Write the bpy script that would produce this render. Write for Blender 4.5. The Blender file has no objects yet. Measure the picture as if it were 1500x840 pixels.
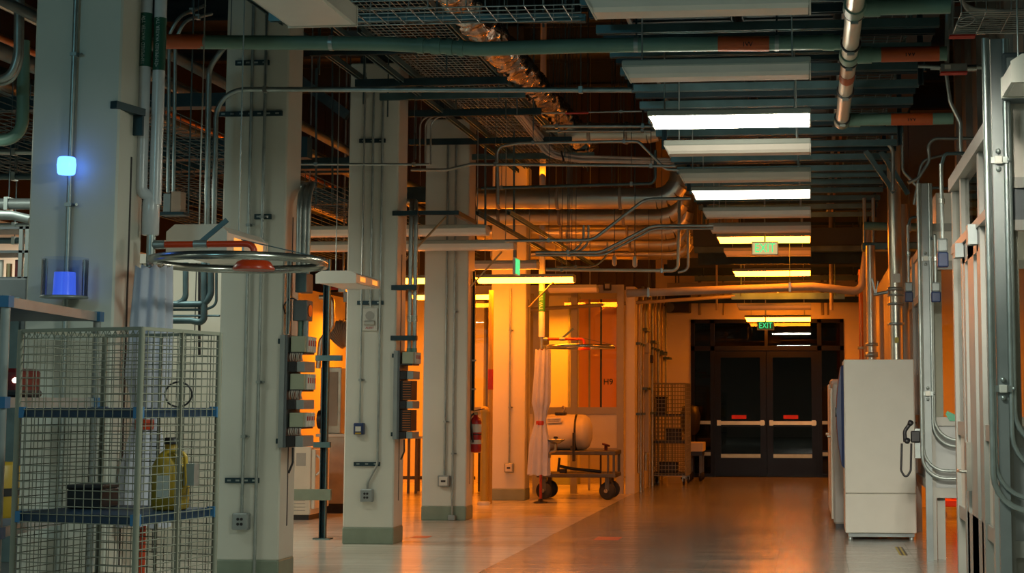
import bpy, bmesh, math, random
from mathutils import Vector, Matrix
random.seed(7)
PI = math.pi
scene = bpy.context.scene
COL = scene.collection

# ------------------------------------------------------------------ camera
F_PX, PPX, PPY = 2400.0, 950.0, 357.0
VPX, VPY = 1188.0, 590.0            # where the corridor axis (+Y) vanishes
EYE = 1.4
PITCH = math.atan((VPY-PPY)/F_PX)
YAW = math.atan((VPX-PPX)/F_PX*math.cos(PITCH))
cam_d = bpy.data.cameras.new('camera')
cam = bpy.data.objects.new('camera', cam_d); COL.objects.link(cam)
cam_d.sensor_width = 36.0; cam_d.lens = F_PX*36.0/1500.0
cam_d.shift_x = (750-PPX)/1500.0; cam_d.shift_y = (PPY-420)/1500.0
cam_d.clip_start = .05; cam_d.clip_end = 200
cam.location = (0, 0, EYE); cam.rotation_euler = (PI/2+PITCH, 0, YAW)
scene.camera = cam
_R = Vector((math.cos(YAW), math.sin(YAW), 0))
_F = Vector((-math.sin(YAW)*math.cos(PITCH), math.cos(YAW)*math.cos(PITCH), math.sin(PITCH)))
_U = _R.cross(_F)
def P(px, py, Y):
    """world point at depth Y that the photograph shows at (px, py)"""
    d = _R*((px-PPX)/F_PX) - _U*((py-PPY)/F_PX) + _F
    t = Y/d.y
    return Vector((d.x*t, Y, EYE+d.z*t))
def XX(px, Y, py=500): return P(px, py, Y).x
def ZZ(py, Y, px=1000): return P(px, py, Y).z

# ------------------------------------------------------------------ world and exposure
w = bpy.data.worlds.new('world'); scene.world = w; w.use_nodes = True
w.node_tree.nodes['Background'].inputs[0].default_value = (.40, .80, .90, 1)
w.node_tree.nodes['Background'].inputs[1].default_value = .022
vs = scene.view_settings
vs.view_transform = 'Standard'; vs.look = 'None'; vs.gamma = 1.0; vs.use_curve_mapping = False
vs.exposure = 0.0

# ------------------------------------------------------------------ lamps of the room outside the frame, plus added fills
WHITE = (.92, 1.0, .84); WARM = (1.0, .90, .70); COOL = (.38, .88, 1.0); AMBER = (1.0, .21, .004)
def lamp(name, loc, power, color, sx=1.2, sy=.3, rot=(0, 0, 0)):
    d = bpy.data.lights.new(name, 'AREA'); d.shape = 'RECTANGLE'; d.size = sx; d.size_y = sy
    d.energy = power; d.color = color
    o = bpy.data.objects.new(name, d); COL.objects.link(o); o.location = loc; o.rotation_euler = rot
    return o
# fluorescent rows that continue behind the camera and in the left bay
lamp('fluorescent_lamp', (-6.3, 6.2, 3.4), 17, WHITE)
lamp('fluorescent_lamp', (-6.5, 11.0, 3.4), 30, WHITE)
lamp('fluorescent_lamp', (-5.7, 13.7, 3.3), 24, WHITE)  # extra lamp added to brighten the front of the third column
lamp('fluorescent_lamp', (-6.7, 16.2, 3.1), 62, WARM)
lamp('fluorescent_lamp', (-.6, 3.0, 3.45), 55, WHITE)
lamp('fluorescent_lamp', (-.6, 7.2, 3.45), 100, WHITE)
lamp('fluorescent_lamp', (2.6, 11.5, 3.0), 60, WARM)      # room behind the near right window
lamp('cool_fill_lamp', (-5.2, .5, 4.3), 44, COOL, rot=(PI*.42, 0, -.2))  # unseen cool fill, added to turn upper columns and steel teal
sp = lamp('cabinet_fill_lamp', (.35, 6.8, 3.45), 14, (1.0, .92, .76), .6, .3); sp.data.spread = math.radians(34)   # unseen narrow fill, added to brighten the white cabinet
sp.rotation_euler = (Vector((.55, 15.5, .35))-Vector((.35, 6.8, 3.45))).to_track_quat('-Z', 'Y').to_euler()
# amber lamps of the rooms behind glass, then two added for the plenum
lamp('amber_lamp', (2.3, 19.6, 2.85), 120, AMBER)
lamp('amber_lamp', (-4.2, 27.2, 2.9), 85, AMBER)
lamp('amber_lamp', (-7.0, 26.4, 2.9), 100, AMBER)
lamp('amber_lamp', (-3.4, 22.9, 4.6), 10, AMBER, rot=(PI*.75, 0, 0))  # unseen, added to give the plenum its amber glow
lamp('amber_lamp', (-6.2, 21.9, 4.4), 14, AMBER, rot=(PI*.75, 0, 0))  # second unseen lamp added for the plenum glow

# ------------------------------------------------------------------ materials
MATS = {}
def mat(name, col, rough=.5, metal=0.0, emit=None, es=0.0, var=.10, scale=6.0, bump=0.0, stretch=None, spec=None):
    m = bpy.data.materials.new(name); m.use_nodes = True
    nt = m.node_tree; b = nt.nodes['Principled BSDF']
    b.inputs['Roughness'].default_value = rough; b.inputs['Metallic'].default_value = metal
    if spec is not None: b.inputs['Specular IOR Level'].default_value = spec
    if var > 0:
        tc = nt.nodes.new('ShaderNodeTexCoord'); n = nt.nodes.new('ShaderNodeTexNoise')
        n.inputs['Scale'].default_value = scale; n.inputs['Detail'].default_value = 4
        if stretch:
            mp = nt.nodes.new('ShaderNodeMapping'); mp.inputs['Scale'].default_value = stretch
            nt.links.new(tc.outputs['Object'], mp.inputs['Vector']); nt.links.new(mp.outputs['Vector'], n.inputs['Vector'])
        else:
            nt.links.new(tc.outputs['Object'], n.inputs['Vector'])
        r = nt.nodes.new('ShaderNodeValToRGB')
        r.color_ramp.elements[0].position = .3; r.color_ramp.elements[1].position = .7
        r.color_ramp.elements[0].color = tuple(max(0, c*(1-var)) for c in col)+(1,)
        r.color_ramp.elements[1].color = tuple(min(1, c*(1+var)) for c in col)+(1,)
        nt.links.new(n.outputs['Fac'], r.inputs['Fac']); nt.links.new(r.outputs['Color'], b.inputs['Base Color'])
        if bump:
            bp = nt.nodes.new('ShaderNodeBump'); bp.inputs['Strength'].default_value = bump; bp.inputs['Distance'].default_value = .01
            nt.links.new(n.outputs['Fac'], bp.inputs['Height']); nt.links.new(bp.outputs['Normal'], b.inputs['Normal'])
    else:
        b.inputs['Base Color'].default_value = tuple(col)+(1,)
    if emit:
        b.inputs['Emission Color'].default_value = tuple(emit)+(1,); b.inputs['Emission Strength'].default_value = es
    MATS[name] = m
    return m
def glass(name, tint, refl, rough=.0):
    m = bpy.data.materials.new(name); m.use_nodes = True; nt = m.node_tree
    for n in list(nt.nodes): nt.nodes.remove(n)
    out = nt.nodes.new('ShaderNodeOutputMaterial'); mx = nt.nodes.new('ShaderNodeMixShader')
    t = nt.nodes.new('ShaderNodeBsdfTransparent'); g = nt.nodes.new('ShaderNodeBsdfGlossy')
    t.inputs['Color'].default_value = tuple(tint)+(1,); g.inputs['Roughness'].default_value = rough
    lw = nt.nodes.new('ShaderNodeFresnel'); lw.inputs['IOR'].default_value = refl
    nt.links.new(lw.outputs[0], mx.inputs[0]); nt.links.new(t.outputs[0], mx.inputs[1]); nt.links.new(g.outputs[0], mx.inputs[2])
    nt.links.new(mx.outputs[0], out.inputs[0]); MATS[name] = m
    return m
mat('column_paint', (.60, .61, .54), .45, var=.05, scale=1.5)
mat('base_green', (.20, .25, .19), .5)
mat('groove', (.03, .03, .03), .7, var=0)
mat('wall_paint', (.62, .59, .50), .5, var=.05, scale=1.2)
mat('plenum_wall', (.03, .027, .025), .6, var=.25, scale=1.0)
mat('deck', (.028, .044, .05), .7, var=.3, scale=1.0)
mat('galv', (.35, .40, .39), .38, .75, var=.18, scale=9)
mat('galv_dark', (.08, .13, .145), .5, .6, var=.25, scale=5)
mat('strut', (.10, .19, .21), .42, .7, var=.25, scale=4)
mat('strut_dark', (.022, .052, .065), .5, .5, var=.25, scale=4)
mat('green_pipe', (.13, .25, .20), .42, var=.12, scale=3)
mat('label_orange', (.42, .075, .012), .5, var=.1)
mat('label_red', (.45, .03, .02), .5, var=.1)
mat('label_green', (.012, .09, .05), .5, var=.05)
mat('label_ink', (.03, .02, .02), .6, var=0)
mat('label_pale', (.40, .50, .45), .6, var=0)
mat('white_pvc', (.62, .63, .64), .22, var=.04)
mat('pipe_steel', (.55, .54, .46), .28, .85, var=.12, scale=3)
mat('duct', (.55, .53, .45), .32, .8, var=.15, scale=2)
mat('duct_insul', (.30, .27, .22), .6, var=.2, scale=2)
mat('foil', (.45, .44, .42), .14, .98, var=.3, scale=16, bump=.6)
mat('fixture_white', (.66, .64, .57), .4, var=.03)
mat('fixture_grey', (.36, .40, .36), .5, var=.05)
mat('lens_off', (.80, .75, .68), .35, var=.03)
mat('lens_white', (1, 1, 1), .4, var=0, emit=(1.0, .93, .74), es=48.0)
mat('lens_white_far', (1, 1, 1), .4, var=0, emit=(1.0, .90, .68), es=9.0)
mat('lens_amber', (1, .7, .3), .4, var=0, emit=(1.0, .22, .008), es=56.0)
mat('lens_amber_hot', (1, .7, .3), .4, var=0, emit=(1.0, .22, .007), es=62.0)
mat('red_paint', (.50, .045, .008), .3, var=.08)
mat('brass', (.40, .32, .18), .35, .9)
mat('ring_steel', (.42, .44, .40), .25, .95, var=.15)
mat('curtain', (.56, .58, .68), .6, var=.06)
mat('cage_wire', (.20, .21, .165), .5, var=.06)
mat('shelf_blue', (.008, .03, .065), .45, var=.1)
mat('clip_blue', (.03, .14, .30), .4, var=.05)
mat('alu', (.26, .30, .30), .4, .2, var=.1)
mat('black', (.012, .012, .014), .45, var=.1)
mat('rubber', (.02, .02, .02), .7, var=.1)
mat('panel_grey', (.09, .11, .12), .5, var=.1)
mat('module_green', (.33, .37, .27), .5, var=.05)
mat('module_white', (.58, .58, .52), .5, var=.05)
mat('box_navy', (.015, .035, .11), .4, var=.1)
mat('box_grey', (.28, .32, .32), .45, .4, var=.1)
mat('plate_white', (.58, .58, .52), .4, var=.03)
mat('appliance', (.62, .58, .48), .35, var=.03)
mat('cabinet_white', (.66, .64, .56), .42, var=.02)
mat('cabinet_blue', (.012, .03, .10), .4, var=.1)
mat('steel', (.40, .39, .34), .35, .8, var=.15)
mat('frame_beige', (.33, .33, .30), .42, var=.04)
mat('panel_pale', (.36, .38, .38), .5, var=.05)
mat('door_black', (.004, .005, .010), .35, var=.1, spec=.2)
mat('strut_grey', (.24, .27, .27), .45, .5, var=.12, scale=4)
mat('bar_metal', (.70, .48, .25), .3, .9, var=.1)
mat('sticker_red', (.50, .03, .02), .5, var=0)
mat('yellow', (.38, .25, .02), .45, var=.06)
mat('yellow_pipe', (.48, .33, .05), .4, var=.05)
mat('ext_red', (.38, .012, .014), .3, var=.05)
mat('tank', (.66, .60, .44), .5, var=.03)
mat('cart_steel', (.10, .09, .07), .45, .6, var=.2)
mat('green_paper', (.10, .35, .22), .6, var=.05)
mat('orange_cart', (.70, .07, .02), .4, var=.05)
mat('dark_red', (.09, .007, .008), .4, var=.1)
mat('cable_white', (.42, .40, .36), .6, var=.15)
mat('exit_green', (.02, .5, .2), .5, var=0, emit=(.06, 1.0, .32), es=.9)
mat('exit_pale', (.7, .7, .5), .5, var=0, emit=(1.0, .75, .30), es=.55)
mat('exit_dim', (.05, .12, .06), .5, var=0, emit=(.10, .45, .12), es=.10)
mat('ghost_bright', (.3, .5, 1), .3, var=0, emit=(.08, .24, 1.0), es=4.0)  # emission for the upper see-through blue overlay
mat('ghost_blue', (.1, .2, .9), .3, var=0, emit=(.06, .15, .95), es=.55)  # emission for the lower see-through blue overlay
mat('indicator', (1, 1, 1), .4, var=0, emit=(1, .8, .6), es=6.0)
mat('orange_acrylic', (.80, .34, .07), .3, var=.08, scale=1)
mat('pale_panel', (.70, .62, .45), .5, var=.04)
mat('floor_pale', (.50, .49, .43), .14, var=.05, scale=1.3)
mat('floor_dark', (.20, .205, .18), .13, var=.10, scale=1.1)
mat('floor_joint', (.25, .25, .22), .4, var=.05)
mat('tape_yellow', (.40, .36, .05), .5, var=.1)
mat('tape_red', (.50, .12, .10), .5, var=.1)
mat('copper', (.45, .16, .05), .35, .8, var=.1)
mat('wood_box', (.42, .30, .22), .6, var=.12)
glass('glass_clear', (.93, .95, .92), 1.5)
glass('glass_dark', (.55, .58, .60), 1.55)
glass('glass_dome', (.80, .86, 1.0), 1.35)
glass('glass_amber', (1.0, .55, .14), 1.5)

# ------------------------------------------------------------------ mesh builder
class MB:
    def __init__(s): s.v = []; s.f = []; s.sm = []
    def add(s, vs, fs, smooth=False):
        n = len(s.v); s.v += [Vector(v) for v in vs]
        for f in fs: s.f.append([i+n for i in f]); s.sm.append(smooth)
        return s
    def box(s, a, b):
        x0, x1 = sorted((a[0], b[0])); y0, y1 = sorted((a[1], b[1])); z0, z1 = sorted((a[2], b[2]))
        return s.add([(x0,y0,z0),(x1,y0,z0),(x1,y1,z0),(x0,y1,z0),(x0,y0,z1),(x1,y0,z1),(x1,y1,z1),(x0,y1,z1)],
              [(0,3,2,1),(4,5,6,7),(0,1,5,4),(1,2,6,5),(2,3,7,6),(3,0,4,7)])
    def cb(s, c, d): return s.box([c[i]-d[i]/2 for i in range(3)], [c[i]+d[i]/2 for i in range(3)])
    def bbox(s, a, b, r=.006):
        """box with chamfered vertical and top edges"""
        x0, x1 = sorted((a[0], b[0])); y0, y1 = sorted((a[1], b[1])); z0, z1 = sorted((a[2], b[2]))
        r = min(r, (x1-x0)/3, (y1-y0)/3, (z1-z0)/3)
        def loop(d, z):
            X0, X1, Y0, Y1 = x0+d, x1-d, y0+d, y1-d
            return [(X0+r,Y0,z),(X1-r,Y0,z),(X1,Y0+r,z),(X1,Y1-r,z),(X1-r,Y1,z),(X0+r,Y1,z),(X0,Y1-r,z),(X0,Y0+r,z)]
        vs = loop(r*.6, z0)+loop(0, z0+r)+loop(0, z1-r)+loop(r*.6, z1)
        fs = [list(range(7,-1,-1)), list(range(24, 32))]
        for k in range(3):
            for i in range(8): j = (i+1) % 8; fs.append((k*8+i, k*8+j, k*8+8+j, k*8+8+i))
        return s.add(vs, fs)
    def bar(s, p, q, w, h=None, up=(0,0,1)):
        p = Vector(p); q = Vector(q); h = h or w; d = (q-p).normalized(); up = Vector(up)
        if abs(d.dot(up)) > .97: up = Vector((0,1,0))
        a = d.cross(up).normalized()*(w/2); b = a.cross(d).normalized()*(h/2)
        vs = [p-a-b, p+a-b, p+a+b, p-a+b, q-a-b, q+a-b, q+a+b, q-a+b]
        return s.add(vs, [(0,3,2,1),(4,5,6,7),(0,1,5,4),(1,2,6,5),(2,3,7,6),(3,0,4,7)])
    def wire(s, p, q, r=.003):
        """thin square rod without end faces"""
        p = Vector(p); q = Vector(q); d = (q-p).normalized(); up = Vector((0,0,1))
        if abs(d.z) > .97: up = Vector((0,1,0))
        a = d.cross(up).normalized()*r; b = a.cross(d).normalized()*r
        return s.add([p-a, p+b, p+a, p-b, q-a, q+b, q+a, q-b], [(0,4,5,1),(1,5,6,2),(2,6,7,3),(3,7,4,0)], True)
    def channel(s, p, q, w=.042, h=.042, up=(0,0,1), open_dir=-1):
        """U-shaped strut channel, open towards -up (or +up)"""
        p = Vector(p); q = Vector(q); d = (q-p).normalized(); up = Vector(up)
        if abs(d.dot(up)) > .97: up = Vector((0,1,0))
        a = d.cross(up).normalized(); b = a.cross(d).normalized()*(-open_dir)
        t = .0045; lip = .010
        prof = [(-w/2,-h/2),(-w/2,h/2),(w/2,h/2),(w/2,-h/2),(w/2-lip,-h/2),(w/2-lip,-h/2+t),(w/2-t,-h/2+t),(w/2-t,h/2-t),(-w/2+t,h/2-t),(-w/2+t,-h/2+t),(-w/2+lip,-h/2+t),(-w/2+lip,-h/2)]
        n = len(prof)
        vs = [p+a*x+b*y for x, y in prof]+[q+a*x+b*y for x, y in prof]
        return s.add(vs, [(i, (i+1) % n, (i+1) % n+n, i+n) for i in range(n)]+[list(range(n-1,-1,-1)), list(range(n, 2*n))])
    def tube(s, pts, r, R=None, seg=10, caps=True):
        pts = [Vector(p) for p in pts]
        path = [pts[0]]
        for i in range(1, len(pts)-1):
            a, b, c = pts[i-1], pts[i], pts[i+1]
            u = (a-b); v = (c-b); lu, lv = u.length, v.length
            if lu < 1e-6 or lv < 1e-6: continue
            u /= lu; v /= lv; ang = u.angle(v)
            rr = R if R is not None else 4*r
            if ang > PI-.02: path.append(b); continue
            d = min(rr/math.tan(ang/2), lu*.49, lv*.49)
            n = 6
            p0 = b+u*d; p1 = b+v*d
            # circular arc between the tangent points
            re = d*math.tan(ang/2); bis = (u+v).normalized(); cen = b+bis*(re/math.sin(ang/2))
            e0 = (p0-cen); e1 = (p1-cen); th = e0.angle(e1); 
            for k in range(n+1):
                t = k/n
                path.append(cen+(e0*math.sin((1-t)*th)+e1*math.sin(t*th))/math.sin(th))
        path.append(pts[-1])
        return s.sweep(path, r, seg, caps)
    def sweep(s, path, r, seg=10, caps=True):
        n = len(path); rings = []
        t0 = (path[1]-path[0]).normalized()
        up = Vector((0,0,1)) if abs(t0.z) < .9 else Vector((1,0,0))
        a = t0.cross(up).normalized()
        for i in range(n):
            if i == 0: t = path[1]-path[0]
            elif i == n-1: t = path[-1]-path[-2]
            else: t = (path[i]-path[i-1]).normalized()+(path[i+1]-path[i]).normalized()
            t = t.normalized(); a = (a-t*a.dot(t)).normalized(); b = t.cross(a)
            rad = r[i] if isinstance(r, (list, tuple)) else r
            rings.append([path[i]+(a*math.cos(2*PI*k/seg)+b*math.sin(2*PI*k/seg))*rad for k in range(seg)])
        vs = [p for R_ in rings for p in R_]; fs = []
        for i in range(n-1):
            for k in range(seg):
                j = (k+1) % seg
                fs.append((i*seg+k, i*seg+j, (i+1)*seg+j, (i+1)*seg+k))
        s.add(vs, fs, True)
        if caps:
            s.add(rings[0], [list(range(seg-1,-1,-1))]); s.add(rings[-1], [list(range(seg))])
        return s
    def lathe(s, prof, c, axis=(0,0,1), seg=20, arc=None):
        ax = Vector(axis).normalized(); up = Vector((0,0,1)) if abs(ax.z) < .9 else Vector((1,0,0))
        a = ax.cross(up).normalized(); b = ax.cross(a); c = Vector(c); n = len(prof)
        vs = []
        for (r, h) in prof:
            for k in range(seg): vs.append(c+ax*h+(a*math.cos(2*PI*k/seg)+b*math.sin(2*PI*k/seg))*r)
        fs = [(i*seg+k, i*seg+(k+1) % seg, (i+1)*seg+(k+1) % seg, (i+1)*seg+k) for i in range(n-1) for k in range(seg)]
        s.add(vs, fs, True)
        if prof[0][0] > 1e-5: s.add(vs[:seg], [list(range(seg-1,-1,-1))])
        if prof[-1][0] > 1e-5: s.add(vs[-seg:], [list(range(seg))])
        return s
    def cyl(s, p, q, r, seg=12): return s.sweep([Vector(p), Vector(q)], r, seg)
    def prism(s, poly, d):
        n = len(poly); d = Vector(d); a = [Vector(p) for p in poly]; b = [p+d for p in a]
        return s.add(a+b, [list(range(n-1,-1,-1)), list(range(n, 2*n))]+[(i, (i+1) % n, (i+1) % n+n, i+n) for i in range(n)])
    def mesh(s, name, m, origin):
        me = bpy.data.meshes.new(name); o = Vector(origin)
        me.from_pydata([tuple(v-o) for v in s.v], [], s.f)
        me.polygons.foreach_set('use_smooth', s.sm)
        bm = bmesh.new(); bm.from_mesh(me); bmesh.ops.recalc_face_normals(bm, faces=bm.faces); bm.to_mesh(me); bm.free()
        me.materials.append(MATS[m]); me.update()
        return me
    def base(s):
        xs = [v.x for v in s.v]; ys = [v.y for v in s.v]; zs = [v.z for v in s.v]
        return Vector(((min(xs)+max(xs))/2, (min(ys)+max(ys))/2, min(zs)))
ORG = {}
def tag(o, label, cat, group=None):
    o['label'] = label; o['category'] = cat
    if group: o['group'] = group
    return o
def thing(name, label, cat, loc, group=None):
    o = bpy.data.objects.new(name, None); COL.objects.link(o); o.location = loc; o.empty_display_size = .05
    ORG[o.name] = Vector(loc); return tag(o, label, cat, group)
def part(mb, name, m, parent, label=None):
    og = ORG[parent.name]
    o = bpy.data.objects.new(name, mb.mesh(name, m, og)); COL.objects.link(o); o.parent = parent
    ORG[o.name] = og
    if label: o['label'] = label
    return o
def stuff(o): o['kind'] = 'stuff'; return o
def solo(mb, name, m, label, cat, group=None):
    og = mb.base(); o = bpy.data.objects.new(name, mb.mesh(name, m, og)); COL.objects.link(o); o.location = og
    ORG[o.name] = og; return tag(o, label, cat, group)
def struct(mb, name, m, origin=None, parent=None):
    og = Vector(origin) if origin is not None else mb.base()
    if parent is not None: og = ORG[parent.name]
    o = bpy.data.objects.new(name, mb.mesh(name, m, og)); COL.objects.link(o)
    if parent is not None: o.parent = parent
    else: o.location = og; o['kind'] = 'structure'
    ORG[o.name] = og; return o
def dup(o, d, parent=None):
    c = o.copy(); COL.objects.link(c); c.parent = parent
    if parent is None: c.location = o.location+Vector(d)
    ORG[c.name] = ORG.get(o.name, Vector())+Vector(d)
    for ch in list(o.children): dup(ch, d, c)
    return c
def text_part(txt, name, m, parent, loc, size, right, up, depth=.001, sx=1.0, bold=0.0):
    cu = bpy.data.curves.new(name, 'FONT'); cu.body = txt; cu.size = size; cu.align_x = 'CENTER'; cu.align_y = 'CENTER'; cu.extrude = depth; cu.offset = bold
    tmp = bpy.data.objects.new(name+'_tmp', cu); COL.objects.link(tmp)
    dg = bpy.context.evaluated_depsgraph_get(); me = bpy.data.meshes.new_from_object(tmp.evaluated_get(dg))
    bpy.data.objects.remove(tmp); bpy.data.curves.remove(cu)
    r = Vector(right).normalized(); u = Vector(up).normalized(); n = r.cross(u)
    M = Matrix(((r.x*sx, u.x, n.x, 0), (r.y*sx, u.y, n.y, 0), (r.z*sx, u.z, n.z, 0), (0, 0, 0, 1)))
    M.translation = Vector(loc)-ORG[parent.name]
    me.transform(M); me.materials.clear(); me.materials.append(MATS[m])
    o = bpy.data.objects.new(name, me); COL.objects.link(o); o.parent = parent; ORG[o.name] = ORG[parent.name]
    return o
ORD = ['first','second','third','fourth','fifth','sixth','seventh','eighth','ninth','tenth','eleventh','twelfth','thirteenth','fourteenth','fifteenth','sixteenth','seventeenth','eighteenth','nineteenth','twentieth','twenty-first','twenty-second','twenty-third','twenty-fourth']

# ================================================================== FLOOR
def floor_mat(name, col, rough):
    m = bpy.data.materials.new(name); m.use_nodes = True; nt = m.node_tree; b = nt.nodes['Principled BSDF']
    g = nt.nodes.new('ShaderNodeNewGeometry'); n = nt.nodes.new('ShaderNodeTexNoise'); n.inputs['Scale'].default_value = 1.1; n.inputs['Detail'].default_value = 5
    nt.links.new(g.outputs['Position'], n.inputs['Vector'])
    oi = nt.nodes.new('ShaderNodeObjectInfo')
    mr = nt.nodes.new('ShaderNodeMapRange'); mr.inputs[3].default_value = .90; mr.inputs[4].default_value = 1.08
    nt.links.new(oi.outputs['Random'], mr.inputs[0])
    mr2 = nt.nodes.new('ShaderNodeMapRange'); mr2.inputs[1].default_value = .3; mr2.inputs[2].default_value = .7; mr2.inputs[3].default_value = .90; mr2.inputs[4].default_value = 1.08
    nt.links.new(n.outputs['Fac'], mr2.inputs[0])
    mu = nt.nodes.new('ShaderNodeMath'); mu.operation = 'MULTIPLY'; nt.links.new(mr.outputs[0], mu.inputs[0]); nt.links.new(mr2.outputs[0], mu.inputs[1])
    vm = nt.nodes.new('ShaderNodeVectorMath'); vm.operation = 'SCALE'; vm.inputs[0].default_value = col; nt.links.new(mu.outputs[0], vm.inputs['Scale'])
    nt.links.new(vm.outputs[0], b.inputs['Base Color'])
    # worn polish: roughness wanders in scuffs across the corridor
    mp = nt.nodes.new('ShaderNodeMapping'); mp.inputs['Scale'].default_value = (.45, 8.0, 1); nt.links.new(g.outputs['Position'], mp.inputs['Vector'])
    n2 = nt.nodes.new('ShaderNodeTexNoise'); n2.inputs['Scale'].default_value = 1.6; n2.inputs['Detail'].default_value = 6; nt.links.new(mp.outputs[0], n2.inputs['Vector'])
    mr3 = nt.nodes.new('ShaderNodeMapRange'); mr3.inputs[1].default_value = .3; mr3.inputs[2].default_value = .7; mr3.inputs[3].default_value = rough*.7; mr3.inputs[4].default_value = rough*1.5
    nt.links.new(n2.outputs['Fac'], mr3.inputs[0]); nt.links.new(mr3.outputs[0], b.inputs['Roughness'])
    bp = nt.nodes.new('ShaderNodeBump'); bp.inputs['Strength'].default_value = .09; bp.inputs['Distance'].default_value = .01
    nt.links.new(n2.outputs['Fac'], bp.inputs['Height']); nt.links.new(bp.outputs['Normal'], b.inputs['Normal'])
    b.inputs['Specular IOR Level'].default_value = .85
    MATS[name] = m
floor_mat('floor_pale', (.60, .59, .52), .16)
floor_mat('floor_dark', (.24, .25, .225), .17)  # darker corridor tile; the dark ceiling's reflection is put into its colour
TS = .61; SEAM = -2.75; BACK = 31.2
fl = struct(MB().box((-9.5, -4, -.15), (3.6, 36.5, -.012)), 'floor', 'floor_joint', origin=(0, 0, 0))
protos = {}
for k in ('floor_pale', 'floor_dark'):
    protos[k] = MB().box((.001, .001, -.012), (TS-.001, TS-.001, 0)).mesh('floor_tile', k, (0, 0, 0))
cells = []
for i in range(-11, 11):
    for j in range(-7, 60):
        x = SEAM+i*TS; y = j*TS
        if x > 3.5 or x < -9.5 or y < -4 or y > 36: continue
        cx, cy = x+TS/2, y+TS/2
        vis = cy > 13.0 and cy < BACK
        px = VPX+cx*F_PX/max(cy, .1)
        vis = vis and 410 < px < 1240 and cx < 1.2
        cells.append((0 if vis else 1, cy, x, y, 'floor_dark' if i >= 0 else 'floor_pale'))
cells.sort(); rest = {'floor_pale': MB(), 'floor_dark': MB()}
for n, (v, cy, x, y, k) in enumerate(cells):
    if v == 0 and n < 300:
        o = bpy.data.objects.new('floor_tile', protos[k]); COL.objects.link(o); o.parent = fl; o.location = (x, y, 0)
    else: rest[k].box((x+.001, y+.001, -.012), (x+TS-.001, y+TS-.001, 0))
for k, mb in rest.items(): stuff(part(mb, 'floor_tiles', k, fl))

# ================================================================== SHELL
CEIL = 7.0
def ribs(mb, x0, x1, y, z0, z1, pitch=.3, d=.05):
    x = x0
    while x < x1: mb.box((x, y-d, z0), (x+pitch*.45, y, z1)); x += pitch
struct(MB().box((-9.6, -4, CEIL), (3.7, 36.5, CEIL+.2)), 'ceiling', 'deck')
for k in range(9):
    y = 8.4+k*2.55
    m_ = MB(); m_.box((-9.5, y-.09, CEIL-.05), (3.5, y+.09, CEIL)); m_.box((-9.5, y-.01, CEIL-.42), (3.5, y+.01, CEIL-.05)); m_.box((-9.5, y-.09, CEIL-.46), (3.5, y+.09, CEIL-.42))
    struct(m_, 'trim_%d' % (k+1), 'deck')
struct(MB().box((-9.6, -4.2, 0), (3.7, -4, CEIL)), 'wall_front', 'wall_paint')
struct(MB().box((-8.2, -4, 0), (-8.0, 28.6, 3.2)), 'wall_left', 'wall_paint')
struct(MB().box((-9.7, -4, 3.2), (-9.5, 31.2, CEIL)), 'wall_left_plenum', 'plenum_wall')
m_ = MB().box((-9.5, 28.6, 0), (-5.75, 28.8, 3.2)); struct(m_, 'wall_far_left', 'wall_paint')
m_ = MB().box((-9.5, 27.5, 3.3), (-2.6, 27.6, CEIL)); ribs(m_, -9.4, -2.7, 27.5, 3.3, CEIL); struct(m_, 'wall_plenum', 'plenum_wall')
DX0, DX1 = XX(1012, BACK), XX(1236, BACK); DZ1 = ZZ(468, BACK, 1120)
m_ = MB(); m_.box((-9.5, BACK, 0), (DX0, BACK+.2, CEIL)); m_.box((DX1, BACK, 0), (3.6, BACK+.2, CEIL)); m_.box((DX0, BACK, DZ1), (DX1, BACK+.2, CEIL))
struct(m_, 'wall_back', 'wall_paint')
struct(MB().box((-2.86, 25.36, 0), (-2.72, BACK, 3.2)), 'wall_corridor_left', 'wall_paint')
struct(MB().box((1.05, 20.0, 0), (1.17, BACK, 3.2)), 'wall_corridor_right', 'wall_paint')
struct(MB().box((3.5, -4, 0), (3.7, 36.5, CEIL)), 'wall_right', 'wall_paint')
struct(MB().box((1.19, 22.5, 0), (3.5, 22.6, 3.2)), 'wall_right_room', 'wall_paint')
# dark vestibule beyond the doors
m_ = MB(); m_.box((DX0-.6, 36.0, 0), (DX1+.6, 36.2, 3.4)); m_.box((DX0-.8, BACK+.2, 0), (DX0-.6, 36.2, 3.4)); m_.box((DX1+.6, BACK+.2, 0), (DX1+.8, 36.2, 3.4)); m_.box((DX0-.8, BACK+.2, 3.4), (DX1+.8, 36.2, 3.5))
struct(m_, 'wall_vestibule', 'deck')

# ================================================================== ENTRANCE DOORS
def py2z(py, Y=BACK): return ZZ(py, Y, 1120)
def px2x(px, Y=BACK): return XX(px, Y, 600)
fr = MB(); YF = BACK-.02
xa, xb = px2x(1047), px2x(1198); xm = px2x(1123); zt = py2z(514)
for (x0, x1, z0, z1) in ((DX0, DX0+.07, 0, DZ1), (DX1-.07, DX1, 0, DZ1), (DX0, DX1, DZ1-.07, DZ1), (xa-.08, xa, 0, DZ1), (xb, xb+.08, 0, DZ1), (DX0, DX1, zt, zt+.09)):
    fr.box((x0, YF, z0), (x1, YF+.16, z1))
for (x0, x1) in ((DX0+.07, xa-.08), (xb+.08, DX1-.07)): fr.box((x0, YF+.02, .38), (x1, YF+.12, .50)); fr.box((x0, YF+.02, .0), (x1, YF+.12, .06))
fr.box((xm-.03, YF+.02, zt+.09), (xm+.03, YF+.12, DZ1-.07))
dfr = struct(fr, 'door_1', 'door_black')
ORG[dfr.name] = fr.base()
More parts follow.
